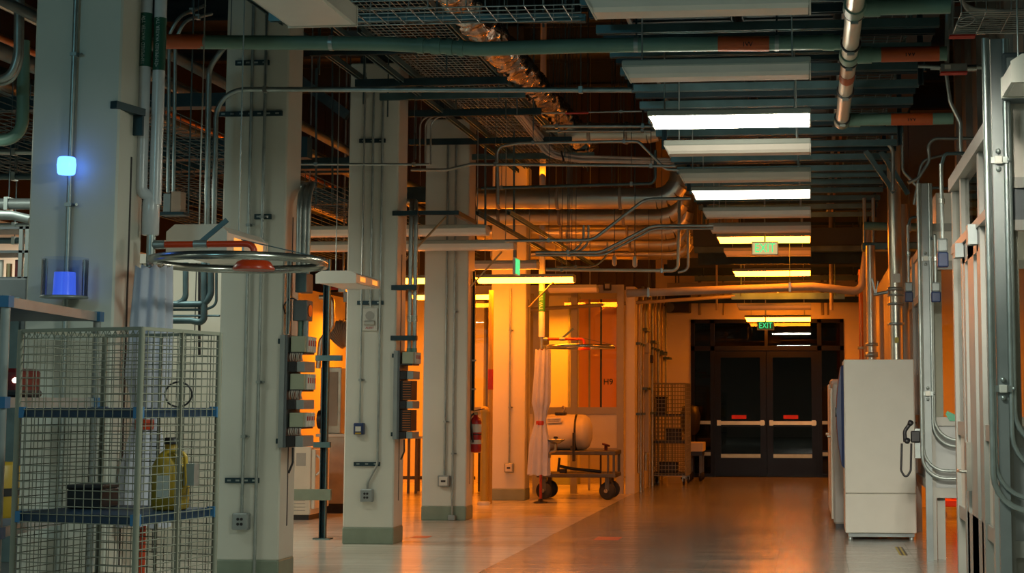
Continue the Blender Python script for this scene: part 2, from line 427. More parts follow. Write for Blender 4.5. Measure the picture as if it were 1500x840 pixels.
for (x0, x1, z0, z1) in ((DX0+.07, xa-.08, .50, zt), (DX0+.07, xa-.08, .06, .38), (xb+.08, DX1-.07, .50, zt), (xb+.08, DX1-.07, .06, .38), (DX0+.07, xm-.03, zt+.09, DZ1-.07), (xm+.03, DX1-.07, zt+.09, DZ1-.07)):
    part(MB().box((x0, YF+.06, z0), (x1, YF+.072, z1)), 'pane', 'glass_dark', dfr)
for (x0, x1) in ((DX0+.07, xa-.08), (xb+.08, DX1-.07)):
    part(MB().box((x0, YF-.0, py2z(622)), (x1, YF+.02, py2z(617))), 'rail', 'brass', dfr); part(MB().box((x0, YF, py2z(668)), (x1, YF+.02, py2z(663))), 'rail', 'brass', dfr)
for (x0, x1, hx) in ((xa, xm-.005, 1), (xm+.005, xb, -1)):
    lf = MB(); st = .115
    lf.box((x0, YF+.03, .01), (x0+st, YF+.08, zt-.01)); lf.box((x1-st, YF+.03, .01), (x1, YF+.08, zt-.01))
    lf.box((x0+st, YF+.03, .01), (x1-st, YF+.08, .36)); lf.box((x0+st, YF+.03, zt-.13), (x1-st, YF+.08, zt-.01))
    lf.box((x0+st, YF+.03, .94), (x1-st, YF+.08, 1.06))
    d = part(lf, 'door_leaf', 'door_black', dfr)
    part(MB().box((x0+st, YF+.05, .36), (x1-st, YF+.06, .94)), 'pane', 'glass_dark', d)
    part(MB().box((x0+st, YF+.05, 1.06), (x1-st, YF+.06, zt-.13)), 'pane', 'glass_dark', d)
    zb = py2z(620)
    pb = MB().box((x0+.05, YF-.06, zb-.035), (x1-.03, YF-.02, zb+.035)); 
    for xx in (x0+.08, x1-.08): pb.box((xx-.035, YF-.03, zb-.05), (xx+.035, YF+.03, zb+.05))
    part(pb, 'panic_bar', 'bar_metal', d)
    part(MB().box((x0+st, YF+.022, .36), (x1-st, YF+.03, .43)), 'kick_strip', 'brass', d)
    xc = (x0+x1)/2-.03; zs = py2z(614)
    part(MB().box((xc-.14, YF+.022, zs), (xc+.14, YF+.03, zs+.07)), 'sticker', 'sticker_red', d)

# ================================================================== COLUMNS
COLS = [(38, 167, 9.4), (323, 416, 12.7), (508, 581, 16.1), (621.5, 686, 19.45), (720, 771, 23.45)]
CW = []
CDESC = ['tall white column in the left foreground beside the wire cage cart', 'white column behind the red emergency shower head',
         'white column carrying the alert speaker panel', 'white column left of the red fire extinguisher', 'white column glowing under the lit amber fixture']
for i, (pl, pr, Y) in enumerate(COLS):
    x0, x1 = XX(pl, Y, 420), XX(pr, Y, 420); D = .38
    CW.append((x0, x1, Y, Y+D))
    t = thing('column', CDESC[i], 'column', ((x0+x1)/2, Y+D/2, 0))
    part(MB().bbox((x0, Y, .16), (x1, Y+D, 4.85), .012), 'shaft', 'column_paint', t)
    part(MB().bbox((x0-.004, Y-.004, 0), (x1+.004, Y+D+.004, .165), .01), 'base_trim', 'base_green', t)
    zt_ = 2.55
    part(MB().box((x1, Y+D*.48, .42), (x1+.003, Y+D*.53, 2.9)), 'side_slot', 'groove', t)
    part(MB().box((x0+.08, Y+.08, 4.85), (x1-.08, Y+D-.08, CEIL-.05)), 'steel_core', 'deck', t)

# ================================================================== GLASS PARTITION AT THE LEFT END OF THE CORRIDOR
YG = 25.3
def gz(py): return ZZ(py, YG, 850)
def gx(px): return XX(px, YG, 560)
t = MB()
posts = [gx(690), gx(786), gx(841), gx(909)]
for x in posts: t.box((x-.05, YG-.04, 0), (x+.05, YG+.06, gz(418)))
x0, x1 = posts[0], posts[-1]
for (za, zb) in ((gz(430), gz(418)), (gz(607), gz(597)), (.62, .70)): t.box((x0, YG-.03, za), (x1+.02, YG+.05, zb))
ww = struct(t, 'window_1', 'frame_beige'); 
for a, b in zip(posts[:-1], posts[1:]):
    part(MB().box((a+.05, YG, gz(597)), (b-.05, YG+.01, gz(430))), 'pane', 'glass_clear', ww)
    part(MB().box((a+.05, YG, .70), (b-.05, YG+.02, gz(607))), 'lower_panel', 'wall_paint', ww)
# inside that room: pale column, orange acrylic panels with H9
YI = 28.0
c = thing('column', 'pale column standing inside the amber glass room', 'column', (XX(828, YI), YI+.2, 0))
part(MB().bbox((XX(804, YI), YI, .16), (XX(846, YI), YI+.4, 3.25), .01), 'shaft', 'column_paint', c)
part(MB().bbox((XX(804, YI)-.004, YI-.004, 0), (XX(846, YI)+.004, YI+.404, .16), .01), 'base_trim', 'base_green', c)
part(MB().tube([(XX(834, YI), YI-.02, .16), (XX(834, YI), YI-.02, 3.2)], .02), 'conduit', 'galv', c)
YO = 26.2
c = thing('orange_panel', 'orange acrylic panel screen marked H9 inside the glass room', 'panel', (XX(878, YO), YO, 0))
part(MB().box((XX(848, YO), YO, 1.0), (XX(862, YO), YO+.02, ZZ(438, YO))), 'panel', 'orange_acrylic', c)
part(MB().box((XX(865, YO), YO, 1.0), (XX(879, YO), YO+.02, ZZ(438, YO))), 'panel', 'orange_acrylic', c)
part(MB().box((XX(882, YO), YO, 1.0), (XX(903, YO), YO+.02, ZZ(438, YO))), 'panel', 'orange_acrylic', c)
part(MB().box((XX(879.2, YO), YO-.01, .0), (XX(881.6, YO), YO+.03, ZZ(438, YO))), 'post', 'black', c)
part(MB().box((XX(862, YO), YO, .0), (XX(865, YO), YO+.03, ZZ(438, YO))), 'post', 'frame_beige', c)
part(MB().box((XX(903, YO), YO, .0), (XX(906, YO), YO+.03, ZZ(438, YO))), 'post', 'frame_beige', c)
text_part('H9', 'lettering', 'label_ink', c, (XX(891, YO-.01), YO-.006, ZZ(560, YO)), .13, (1, 0, 0), (0, 0, 1), bold=.0015)

# ================================================================== RIGHT PARTITIONS
def bx(mb, x0, x1, y0, y1, z0, z1): return mb.box((x0, y0, z0), (x1, y1, z1))
# far bay wall, facing the camera at 15 m
YP = 15.0; xl = XX(1356, YP); xr = 3.4
f = MB()
bx(f, xl, xl+.07, YP-.03, YP+.05, 0, 3.02)
bx(f, 2.2, 2.27, YP-.03, YP+.05, 0, 3.02); bx(f, 3.43, 3.5, YP-.03, YP+.05, 0, 3.02)
for za, zb in ((.55, .64), (1.19, 1.27), (2.60, 2.68), (2.95, 3.02)): bx(f, xl+.07, 3.45, YP-.02, YP+.04, za, zb)
w2 = struct(f, 'window_2', 'frame_beige')
for a, b in ((xl+.07, 2.2), (2.27, 3.43)):
    part(bx(MB(), a, b, YP, YP+.01, 1.27, 2.60), 'pane', 'glass_clear', w2)
    part(bx(MB(), a, b, YP, YP+.02, .64, 1.19), 'lower_panel', 'panel_pale', w2)
    part(bx(MB(), a, b, YP, YP+.02, 2.68, 2.95), 'upper_panel', 'fixture_white', w2)
# near bay wall, facing the camera at 9.3 m
YN = 9.3; xn = XX(1462, YN)
f = MB()
bx(f, xn-.04, xn+.07, YN-.03, YN+.05, 0, 3.3)
for za, zb in ((.55, .64), (1.15, 1.27), (2.36, 2.42), (2.60, 2.66), (3.2, 3.3)): bx(f, xn+.07, 3.5, YN-.02, YN+.04, za, zb)
bx(f, 2.4, 2.47, YN-.03, YN+.05, 0, 3.3)
w3 = struct(f, 'window_3', 'frame_beige')
for a, b in ((xn+.07, 2.4), (2.47, 3.5)):
    part(bx(MB(), a, b, YN, YN+.01, 1.27, 2.36), 'pane', 'glass_clear', w3)
    part(bx(MB(), a, b, YN, YN+.02, .64, 1.15), 'lower_panel', 'panel_pale', w3)
    part(bx(MB(), a, b, YN, YN+.02, 2.42, 2.60), 'upper_panel', 'panel_grey', w3)
    part(bx(MB(), a, b, YN, YN+.02, 2.66, 3.2), 'upper_panel', 'fixture_white', w3)
# wall with the glazed door along the corridor, x = 1.10
XD = XX(1397, 12.6); Y0, Y1 = YN+.05, 12.6
f = MB()
bx(f, XD, XD+.09, Y1-.09, Y1, 0, 3.1); bx(f, XD, XD+.09, 11.80, 11.90, 0, 3.1); bx(f, XD, XD+.09, 10.55, 10.66, 0, 3.1); bx(f, XD, XD+.09, Y0, Y0+.09, 0, 3.1)
bx(f, XD-.02, XD+.11, Y0, Y1, 3.0, 3.1); bx(f, XD-.01, XD+.10, Y0, Y1, 2.52, 2.58)
for a, b in ((Y0+.09, 10.55), (11.90, Y1-.09)): bx(f, XD+.01, XD+.08, a, b, 1.16, 1.26); bx(f, XD+.01, XD+.08, a, b, .55, .64)
d2 = struct(f, 'door_2', 'frame_beige')
for a, b in ((Y0+.09, 10.55), (11.90, Y1-.09)):
    part(bx(MB(), XD+.03, XD+.04, a, b, 1.26, 2.52), 'pane', 'glass_clear', d2); part(bx(MB(), XD+.03, XD+.05, a, b, .64, 1.16), 'lower_panel', 'fixture_white', d2)
for a, b in ((Y0+.09, 10.55), (10.66, 11.80), (11.90, Y1-.09)): part(bx(MB(), XD+.03, XD+.04, a, b, 2.58, 3.0), 'pane', 'glass_clear', d2)
lf = MB(); la, lb = 10.67, 11.79
for a, b in ((la, la+.14), (la+.36, la+.76), (lb-.14, lb)): bx(lf, XD+.005, XD+.055, a, b, .02, 2.51)
for za, zb in ((.02, .64), (2.38, 2.51)): bx(lf, XD+.005, XD+.055, la, lb, za, zb)
lfp = part(lf, 'door_leaf', 'frame_beige', d2)
for a, b in ((la+.14, la+.36), (la+.76, lb-.14)): part(bx(MB(), XD+.025, XD+.035, a, b, .64, 2.38), 'pane', 'glass_clear', lfp)
h = MB(); bx(h, XD-.03, XD+.005, 11.42, 11.50, .80, 1.13); part(h, 'lock_plate', 'steel', lfp)
h = MB(); h.tube([(XD, 11.46, .93), (XD-.07, 11.46, .93), (XD-.07, 11.60, .93)], .011, .02); part(h, 'lever_handle', 'steel', lfp)
part(bx(MB(), XD-.025, XD+.005, 11.55, 11.64, .98, 1.1), 'lock_box', 'box_grey', lfp)
part(bx(MB(), XD-.06, XD, 11.66, 11.80, 2.42, 2.52), 'door_closer', 'box_grey', d2); part(bx(MB(), XD-.06, XD, 10.70, 10.82, 2.42, 2.55), 'door_closer', 'box_grey', d2)
# upper wall over that partition with flat ribs
f = MB(); bx(f, 1.77, 1.83, 9.0, 20.0, 3.32, 6.0)
for k in range(9): y = 9.4+k*1.2; bx(f, 1.70, 1.77, y, y+.22, 3.32, 6.0)
struct(f, 'wall_right_upper', 'frame_beige')
# soffit over the recess
struct(MB().prism([(1.15, 15.0, 2.95), (1.15, 15.0, 3.3), (3.4, 15.0, 3.3), (3.4, 15.0, 2.95)], (0, 2.0, 0)), 'trim_10', 'fixture_white')
# corridor side of the far right room: posts, rails and amber panes
f = MB(); XS = 1.12; 
for y in (15.06, 16.4, 18.2, 19.9): bx(f, XS, XS+.07, y, y+.08, 0, 3.0)
for za, zb in ((.55, .64), (1.19, 1.27), (2.45, 2.53), (2.92, 3.0)): bx(f, XS+.01, XS+.06, 15.1, 19.95, za, zb)
w4 = struct(f, 'window_4', 'frame_beige')
for a, b in ((15.14, 16.4), (16.48, 18.2), (18.28, 19.9)):
    part(bx(MB(), XS+.03, XS+.04, a, b, 1.27, 2.45), 'pane', 'glass_clear', w4); part(bx(MB(), XS+.03, XS+.05, a, b, .64, 1.19), 'lower_panel', 'panel_pale', w4); part(bx(MB(), XS+.03, XS+.05, a, b, 2.53, 2.92), 'upper_panel', 'fixture_white', w4)

# ================================================================== CEILING LIGHT FIXTURES
def fixture(x0, x1, Y, zb, lit, label, group, drop=None, wdt=.26, zhang=3.75):
    """wraparound fluorescent along X: housing, tapered lens, two end caps, two hanger rods"""
    t = thing('light_fixture', label, 'light fixture', ((x0+x1)/2, Y+wdt/2, zb), group)
    y0, y1 = Y, Y+wdt; zt = zb+.11
    part(MB().bbox((x0, y0, zb+.065), (x1, y1, zt), .008), 'housing', 'fixture_grey', t)
    a = .05; tp = .035
    l = MB()
    v = [(x0+.012, y0+.01, zb+.065), (x1-.012, y0+.01, zb+.065), (x1-.012, y1-.01, zb+.065), (x0+.012, y1-.01, zb+.065),
         (x0+tp, y0+.025, zb+.022), (x1-.012, y0+.025, zb+.022), (x1-.012, y1-.025, zb+.022), (x0+tp, y1-.025, zb+.022),
         (x0+tp+.01, y0+a, zb), (x1-.014, y0+a, zb), (x1-.014, y1-a, zb), (x0+tp+.01, y1-a, zb)]
    fs = []
    for k in range(2):
        for i in range(4): j = (i+1) % 4; fs.append((k*4+i, k*4+j, k*4+4+j, k*4+4+i))
    fs.append((8, 9, 10, 11)); fs.append((3, 2, 1, 0))
    l.add(v, fs)
    part(l, 'lens', lit or 'lens_off', t)
    for s in (0, 1):
        if s == 0: poly = [(x0, y0, zb+.065), (x0, y1, zb+.065), (x0+tp-.004, y1-.012, zb+.02), (x0+tp, y1-a, zb-.004), (x0+tp, y0+a, zb-.004), (x0+tp-.004, y0+.012, zb+.02)]
        else: poly = [(x1, y0, zb+.065), (x1, y1, zb+.065), (x1, y1-.012, zb+.02), (x1, y1-a, zb-.004), (x1, y0+a, zb-.004), (x1, y0+.012, zb+.02)]
        part(MB().prism(poly, ((.010 if s == 0 else -.010), 0, 0)), 'end_cap', 'fixture_white', t)
    for xx in (x0+.12, x1-.12): part(MB().tube([(xx, Y+wdt/2, zt), (xx, Y+wdt/2, zhang)], .006, seg=6), 'hanger_rod', 'galv', t)
    return t
FX = [(340, 13, None), (282, 111, None), (243, 182, 'lens_white'), (218, 224, None), (195, 264, None), (177, 289, 'lens_white_far'), (159, 318, None), (150, 340, None),
      (139, 355, 'lens_amber'), (128, 375, None), (115, 404, 'lens_amber'), (108, 454, None), (97, 471, 'lens_amber')]
FDESC = ['unlit white fixture cut by the top edge of the picture', 'unlit fixture just below the green pipe', 'bright white fixture, the nearer of the two lit white ones', 'unlit fixture directly behind the nearer lit white one',
         'unlit fixture directly in front of the second lit white one', 'bright white fixture, the farther of the two lit white ones', 'unlit fixture directly behind the second lit white one', 'unlit fixture tinted orange just before the first exit sign',
         'lit amber fixture above the nearer exit sign', 'unlit orange-tinted fixture behind the nearer exit sign', 'lit amber fixture midway between the two exit signs', 'unlit amber-tinted fixture low before the black doors', 'lit amber fixture above the farther exit sign']
FY = []
for (W, yb, lit), dsc in zip(FX, FDESC):
    Y = F_PX*1.22/W; FY.append(Y)
    zb = ZZ(yb, Y+.05, 1100); x1 = XX(1188, Y, yb)
    fixture(x1-1.22, x1, Y, zb, lit, dsc, 'corridor light fixtures', zhang=4.14 if Y < 23.3 else 4.55)
# left row, along X
LX = [(432, 711, 343, 17.8, None, 'unlit fixture crossing the fourth column, upper one with grey strut behind'), (432, 752, 365, 19.0, None, 'unlit fixture crossing the fourth column, lower one over the green sign'),
      (640, 786, 394, 21.2, None, 'unlit orange-tinted fixture just above the lit amber one')]
for (a, b, yb, Y, lit, dsc) in LX:
    fixture(XX(a, Y, yb), XX(b, Y, yb), Y, ZZ(yb, Y, 700), lit, dsc, 'left bay light fixtures', zhang=CEIL)
Yf = 22.3; zf = ZZ(414, Yf, 700); xA, xB = XX(840, Yf, 410), XX(695, Yf, 410)
fixture(xB, xA, Yf, zf, 'lens_amber_hot', 'lit amber fixture in front of the glowing column', 'left bay light fixtures', zhang=CEIL)
fixture(xB-1.45, xB-.04, Yf, zf, 'lens_amber_hot', 'lit amber fixture seen past the fourth column on its left', 'left bay light fixtures', zhang=CEIL)
fixture(XX(800, 24.3, 430), XX(874, 24.3, 430), 24.3, ZZ(428, 24.3, 830), None, 'unlit orange fixture over the glass room wall', 'left bay light fixtures', zhang=CEIL)
fixture(XX(600, 26.4, 440), XX(718, 26.4, 440), 26.4, ZZ(438, 26.4, 700), 'lens_amber', 'lit amber fixture inside the room between fourth and fifth columns', 'left bay light fixtures', zhang=CEIL)

def fixture_y(px0, px1, Y, Ye, zb, label, h=.13, slot=True):
    """box fixture running along Y, its end plate facing the camera"""
    x0, x1 = XX(px0, Y, 400), XX(px1, Y, 400)
    t = thing('light_fixture', label, 'light fixture', ((x0+x1)/2, (Y+Ye)/2, zb), 'box fixtures of the left bay')
    b = MB(); b.prism([(x0, Y+.015, zb), (x1, Y+.015, zb), (x1, Y+.015, zb+h*.75), (x1-.05, Y+.015, zb+h), (x0+.05, Y+.015, zb+h), (x0, Y+.015, zb+h*.75)], (0, Ye-Y-.03, 0)); part(b, 'housing', 'fixture_white', t)
    part(MB().box((x0+.02, Y+.05, zb-.006), (x1-.02, Ye-.05, zb)), 'lens', 'lens_off', t)
    for y in (Y, Ye-.015):
        part(MB().prism([(x0-.005, y, zb-.008), (x1+.005, y, zb-.008), (x1+.005, y, zb+h*.78), (x1-.05, y, zb+h+.008), (x0+.05, y, zb+h+.008), (x0-.005, y, zb+h*.78)], (0, .015, 0)), 'end_cap', 'fixture_white', t)
    if slot:
        n = 2
        for k in range(n):
            ya = Y+(Ye-Y)*(.18+.5*k); part(MB().box((x1, ya, zb+.02), (x1+.003, ya+(Ye-Y)*.2, zb+h*.62)), 'uplight_slot', 'slot_glow_amber', t)
    for xx in (x0+.06, x1-.06): part(MB().tube([(xx, (Y+Ye)/2, zb+h), (xx, (Y+Ye)/2, CEIL)], .005, seg=6), 'hanger_rod', 'galv', t)
    return t
mat('slot_glow_amber', (.9, .5, .2), .4, var=0, emit=(1.0, .36, .05), es=.9)  # emission stands in for amber light caught in slots of unlit fixtures
fixture_y(290, 406, 8.99-1.3, 9.0, ZZ(40, 9.0, 400), 'large off-white box fixture at the upper left, cut by the frame', h=.14, slot=False)
fixture_y(243, 330, 10.2, 11.0, ZZ(371, 10.2, 290), 'off-white box fixture behind the curtain ring of the red shower', h=.18)
fixture_y(463, 521, 14.6, 15.45, ZZ(414, 14.6, 490), 'small off-white box fixture in front of the speaker column', h=.10)

# ================================================================== CROSS STRUTS ABOVE THE CORRIDOR
def onum(n): return ORD[n] if n < 20 else ['twent', 'thirt', 'fort'][n//10-2]+('ieth' if n % 10 == 9 else 'y-'+ORD[n % 10]) if n % 10 != 9 else ['', '', 'thirtieth', 'fortieth', 'fiftieth'][n//10]
XE = .92
zs0 = 4.05
n = 0
for i in range(len(FY)-3):
    ya, yb = FY[i], FY[i+1]
    for k, fz in ((.12, 0), (.40, .03), (.62, 0), (.86, .04)):
        y = ya+(yb-ya)*k
        if y > 23.4: continue
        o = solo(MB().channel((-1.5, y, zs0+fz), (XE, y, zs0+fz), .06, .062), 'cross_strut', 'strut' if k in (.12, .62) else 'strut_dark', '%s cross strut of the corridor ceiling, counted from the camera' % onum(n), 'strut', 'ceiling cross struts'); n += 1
solo(MB().channel((-1.5, 8.1, 4.05), (XE, 8.1, 4.05), .06, .062), 'cross_strut', 'strut', 'nearest cross strut, partly above the top edge fixture', 'strut', 'ceiling cross struts')
for i in range(0, len(FY)-3, 2):
    y = FY[i]+(FY[i+1]-FY[i])*.46
    for s, nm in ((-1.395, 'left'), (XE-.05, 'right')):
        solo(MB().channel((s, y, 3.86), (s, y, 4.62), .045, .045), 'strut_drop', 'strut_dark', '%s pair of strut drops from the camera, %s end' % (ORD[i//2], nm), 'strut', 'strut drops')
# trays and pipes resting on those struts, running down the corridor
def basket(x0, x1, y0, y1, z0, h, label, m='strut', px=.10, py=.10, r=.004, along='Y'):
    t = thing('wire_tray', label, 'cable tray', ((x0+x1)/2, (y0+y1)/2, z0))
    b = MB(); x = x0
    while x <= x1+1e-3: b.wire((x, y0, z0), (x, y1, z0), r); x += px
    y = y0
    while y <= y1+1e-3:
        b.wire((x0, y, z0), (x1, y, z0), r); y += py
    stuff(part(b, 'wire_floor', m, t))
    sd = MB()
    if along == 'Y':
        for xx in (x0, x1):
            for zz in (z0+h*.5, z0+h): sd.wire((xx, y0, zz), (xx, y1, zz), r*1.2)
            y = y0
            while y <= y1+1e-3: sd.wire((xx, y, z0), (xx, y, z0+h), r); y += py*2
    else:
        for yy in (y0, y1):
            for zz in (z0+h*.5, z0+h): sd.wire((x0, yy, zz), (x1, yy, zz), r*1.2)
            x = x0
            while x <= x1+1e-3: sd.wire((x, yy, z0), (x, yy, z0+h), r); x += px
    stuff(part(sd, 'wire_sides', m, t))
    return t
def ladder(x0, x1, y0, y1, z0, label, m='strut_dark', solid=True):
    t = thing('cable_tray', label, 'cable tray', ((x0+x1)/2, (y0+y1)/2, z0))
    for xx in (x0, x1): part(MB().channel((xx, y0, z0+.05), (xx, y1, z0+.05), .03, .10, up=(0, 0, 1)), 'side_rail', m, t)
    if solid: part(MB().box((x0, y0, z0), (x1, y1, z0+.006)), 'tray_floor', m, t)
    y = y0+.2; r = MB()
    while y < y1: r.box((x0, y-.02, z0-.012), (x1, y+.02, z0)); y += .45
    stuff(part(r, 'rungs', m, t)); return t
ladder(-1.25, -.55, 8.2, 23.4, 4.14, 'left cable tray resting on the corridor cross struts')
ladder(-.45, .18, 8.2, 23.4, 4.14, 'middle cable tray resting on the corridor cross struts')
basket(.40, .74, 8.2, 20, 4.13, .07, 'wire tray at the right end of the cross struts')
for k, (x, r_, mm) in enumerate(((-1.28, .018, 'galv'), (.26, .02, 'galv'), (.33, .016, 'copper'))):
    solo(MB().tube([(x, 8.2, 4.13+r_), (x, 24, 4.13+r_)], r_), 'long_conduit', mm, '%s long conduit lying along the corridor cross struts' % ORD[k], 'conduit', 'conduits along the corridor')
# dark ducts higher above the corridor
t = thing('air_duct', 'wide dark air duct high above the corridor lights', 'duct', (-.3, 16, 4.62))
for k in range(6): part(MB().box((-1.38, 8.0+k*2.6, 4.62), (1.1, 8.0+k*2.6+2.56, 5.22)), 'duct_section', 'deck', t)
for k in range(7): part(MB().box((-1.42, 7.97+k*2.6, 4.59), (1.14, 8.03+k*2.6, 5.25)), 'duct_flange', 'strut_dark', t)

# ================================================================== GREEN DRAIN PIPE AND PALE PIPE
YGp = 11.4
def green(pts, r, label, labels=(), couplings=(), Y=YGp):
    P3 = [P(a, b, Y) for a, b in pts]
    t = thing('green_pipe', label, 'pipe', (P3[0]+P3[-1])/2)
    part(MB().tube(P3, r, .12, seg=14), 'pipe', 'green_pipe', t)
    for (a, b, y, y2) in couplings: part(MB().cyl(P(a, y, Y), P(b, y2, Y), r*1.16, 14), 'coupling', 'green_pipe', t)
    for (a, b, y, tx) in labels:
        part(MB().cyl(P(a, y, Y), P(b, y, Y), r*1.05, 14), 'pipe_label', 'label_orange', t)
        if tx: text_part(tx, 'lettering', 'label_ink', t, P((a+b)/2+6, y+1, Y-r*1.12), .055, (1, 0, 0), (0, .25, 1))
    return t
gp = green([(236, 61), (560, 64), (660, 69), (700, 72), (860, 67), (1232, 62)], .052, 'long green pipe with orange labels crossing above the columns',
      labels=((240, 300, 61, ''), (1052, 1127, 64, 'IW')), couplings=((612, 622, 66, 67), (632, 646, 67.5, 68), (655, 664, 69, 69.5), (672, 680, 70, 71), (1205, 1222, 62, 62)))
for a, y in ((486, 63), (932, 65), (1138, 63)):
    part(MB().cyl(P(a-3, y, YGp), P(a+3, y, YGp), .058, 14), 'clamp', 'galv', gp); part(MB().tube([P(a, y-8, YGp), Vector((P(a, y-8, YGp).x, YGp, 4.62 if a > 860 else CEIL))], .008, seg=6), 'hanger_rod', 'strut_dark', gp)
a_ = P(1262, -30, 10.2); 
t = thing('pale_pipe', 'pale drain pipe with ring clamps running back under the ceiling', 'pipe', P(1250, 60, YGp))
q0 = Vector((.300, 9.6, 3.90)); q1 = Vector((.300, 14.6, 3.90))
mat('pipe_pale', (.56, .54, .44), .3, .3, var=.06, scale=3)
part(MB().cyl(q0, q1, .058, 16), 'pipe', 'pipe_pale', t)
for y in (10.4, 11.35, 11.9, 13.1, 14.35): 
    part(MB().lathe([(.058, -.012), (.072, -.012), (.072, .012), (.058, .012)], (.3, y, 3.9), (0, 1, 0), 18), 'ring_clamp', 'black', t); part(MB().cb((.3, y, 3.825), (.05, .03, .02)), 'clamp_bolt', 'galv', t)
    part(MB().tube([(.3, y, 3.97), (.3, y, 4.62)], .008, seg=6), 'hanger_rod', 'strut_dark', t)
part(MB().cyl((.3, 12.35, 3.9), (.3, 12.6, 3.9), .060, 16), 'pipe_label', 'label_orange', t)
for k, (Y, pr, ya, la, lb) in enumerate(((10.3, 1392, 6, None, None), (11.75, 1386, 38, 1290, 1375), (14.5, 1396, 178, 1305, 1366))):
    px0 = VPX+.3*F_PX/Y
    z = 3.9
    t = thing('green_branch_pipe', '%s green branch pipe off the pale pipe towards the right wall, counted from the top' % ORD[k], 'pipe', (.7, Y, z), 'green branch pipes')
    x1 = XX(pr, Y, ya); 
    part(MB().cyl((.3, Y, z), (x1, Y, z), .052, 14), 'pipe', 'green_pipe', t); part(MB().cyl((.36, Y, z), (.46, Y, z), .062, 14), 'coupling', 'green_pipe', t); part(MB().lathe([(.07, -.09), (.075, -.05), (.075, .05), (.07, .09)], (.3, Y, z), (0, 1, 0), 16), 'tee', 'green_pipe', t)
    if la:
        part(MB().cyl((XX(la, Y, ya), Y, z), (XX(lb, Y, ya), Y, z), .0545, 14), 'pipe_label', 'label_orange', t)
        text_part('IW', 'lettering', 'label_ink', t, ((XX(la, Y, ya)+XX(lb, Y, ya))/2, Y-.056, z-.01), .06, (1, 0, 0), (0, .3, 1))

# ================================================================== LEFT BAY: BASKETS, STRUTS, FOIL HOSE
HZ = 4.5
basket(XX(425, 9.6, 10), XX(846, 9.6, 10), 9.35, 9.75, ZZ(20, 9.5, 650), .10, 'wire basket tray across the top of the picture', m='galv', px=.115, py=.1, along='X')
t = thing('cross_rail', 'strut rail just below the top wire basket', 'strut', P(620, 26, 9.9))
part(MB().channel(P(395, 26, 9.9), P(858, 27, 9.9), .045, .05), 'channel', 'strut', t)
for a_ in (430, 640, 840): q = P(a_, 26, 9.9); part(MB().tube([q, (q.x, q.y, CEIL)], .007, seg=6), 'hanger_rod', 'galv_dark', t)
tr = basket(-3.72, -2.97, 10.5, 21, HZ, .10, 'long wire basket tray running back beside the columns', m='galv', px=.05, py=.10, r=.004)
for k, (X, y0, y1) in enumerate(((-4.22, 10, 15.1), (-3.80, 10, 21), (-3.68, 13, 21), (-2.90, 10, 21))):
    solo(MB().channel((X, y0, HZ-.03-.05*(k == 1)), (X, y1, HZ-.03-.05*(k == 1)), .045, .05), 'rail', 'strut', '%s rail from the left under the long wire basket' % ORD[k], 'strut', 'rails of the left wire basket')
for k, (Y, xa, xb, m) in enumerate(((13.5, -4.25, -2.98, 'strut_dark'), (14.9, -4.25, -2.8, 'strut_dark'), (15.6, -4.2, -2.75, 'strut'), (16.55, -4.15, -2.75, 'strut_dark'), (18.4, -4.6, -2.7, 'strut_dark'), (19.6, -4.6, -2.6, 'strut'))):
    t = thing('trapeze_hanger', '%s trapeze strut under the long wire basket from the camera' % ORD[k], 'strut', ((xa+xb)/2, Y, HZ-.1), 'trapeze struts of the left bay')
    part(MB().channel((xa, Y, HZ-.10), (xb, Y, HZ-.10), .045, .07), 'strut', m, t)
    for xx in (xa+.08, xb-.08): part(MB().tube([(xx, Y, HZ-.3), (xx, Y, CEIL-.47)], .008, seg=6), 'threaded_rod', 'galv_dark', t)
# crinkled foil hose
m_ = MB(); NR, NS = 260, 26; vs_ = []
for k in range(NR):
    u = k/(NR-1); y = 12.2+7.6*u; cx = -2.80+.05*math.sin(u*7); cz = HZ+.12-.06*math.sin(u*PI*2.2)
    for s in range(NS):
        a_ = 2*PI*s/NS
        rr = .15+.016*math.sin(k*.95+1.2*math.sin(a_*2+k*.11))+.010*math.sin(a_*5+k*.37)+random.uniform(-.006, .006)
        vs_.append((cx+rr*math.cos(a_), y+.05*math.sin(a_+k*.2), cz+rr*math.sin(a_)*.9))
m_.add(vs_, [(k*NS+s, k*NS+(s+1) % NS, (k+1)*NS+(s+1) % NS, (k+1)*NS+s) for k in range(NR-1) for s in range(NS)], True)
solo(m_, 'foil_hose', 'foil', 'crinkled silver foil hose running beside the wire basket', 'hose')
# pale cable bundle dropping from the basket
t = thing('cable_bundle', 'bundle of pale cables sagging out of the basket end', 'cables', P(815, 215, 18.6))
for k in range(9):
    o = Vector((random.uniform(-.06, .06), random.uniform(-.08, .08), random.uniform(-.03, .03)))
    part(MB().tube([P(756, 160, 17.0)+o, P(785, 196, 18.3)+o, P(806, 226, 18.6)+o, P(850, 233, 18.8)+o, P(985, 234+k % 3*3, 19.0)+o], .016, .35, seg=6), 'cable', 'cable_white', t)
part(MB().tube([P(822, 222, 18.45), P(826, 236, 18.45)], .012), 'cable_tie', 'black', t)
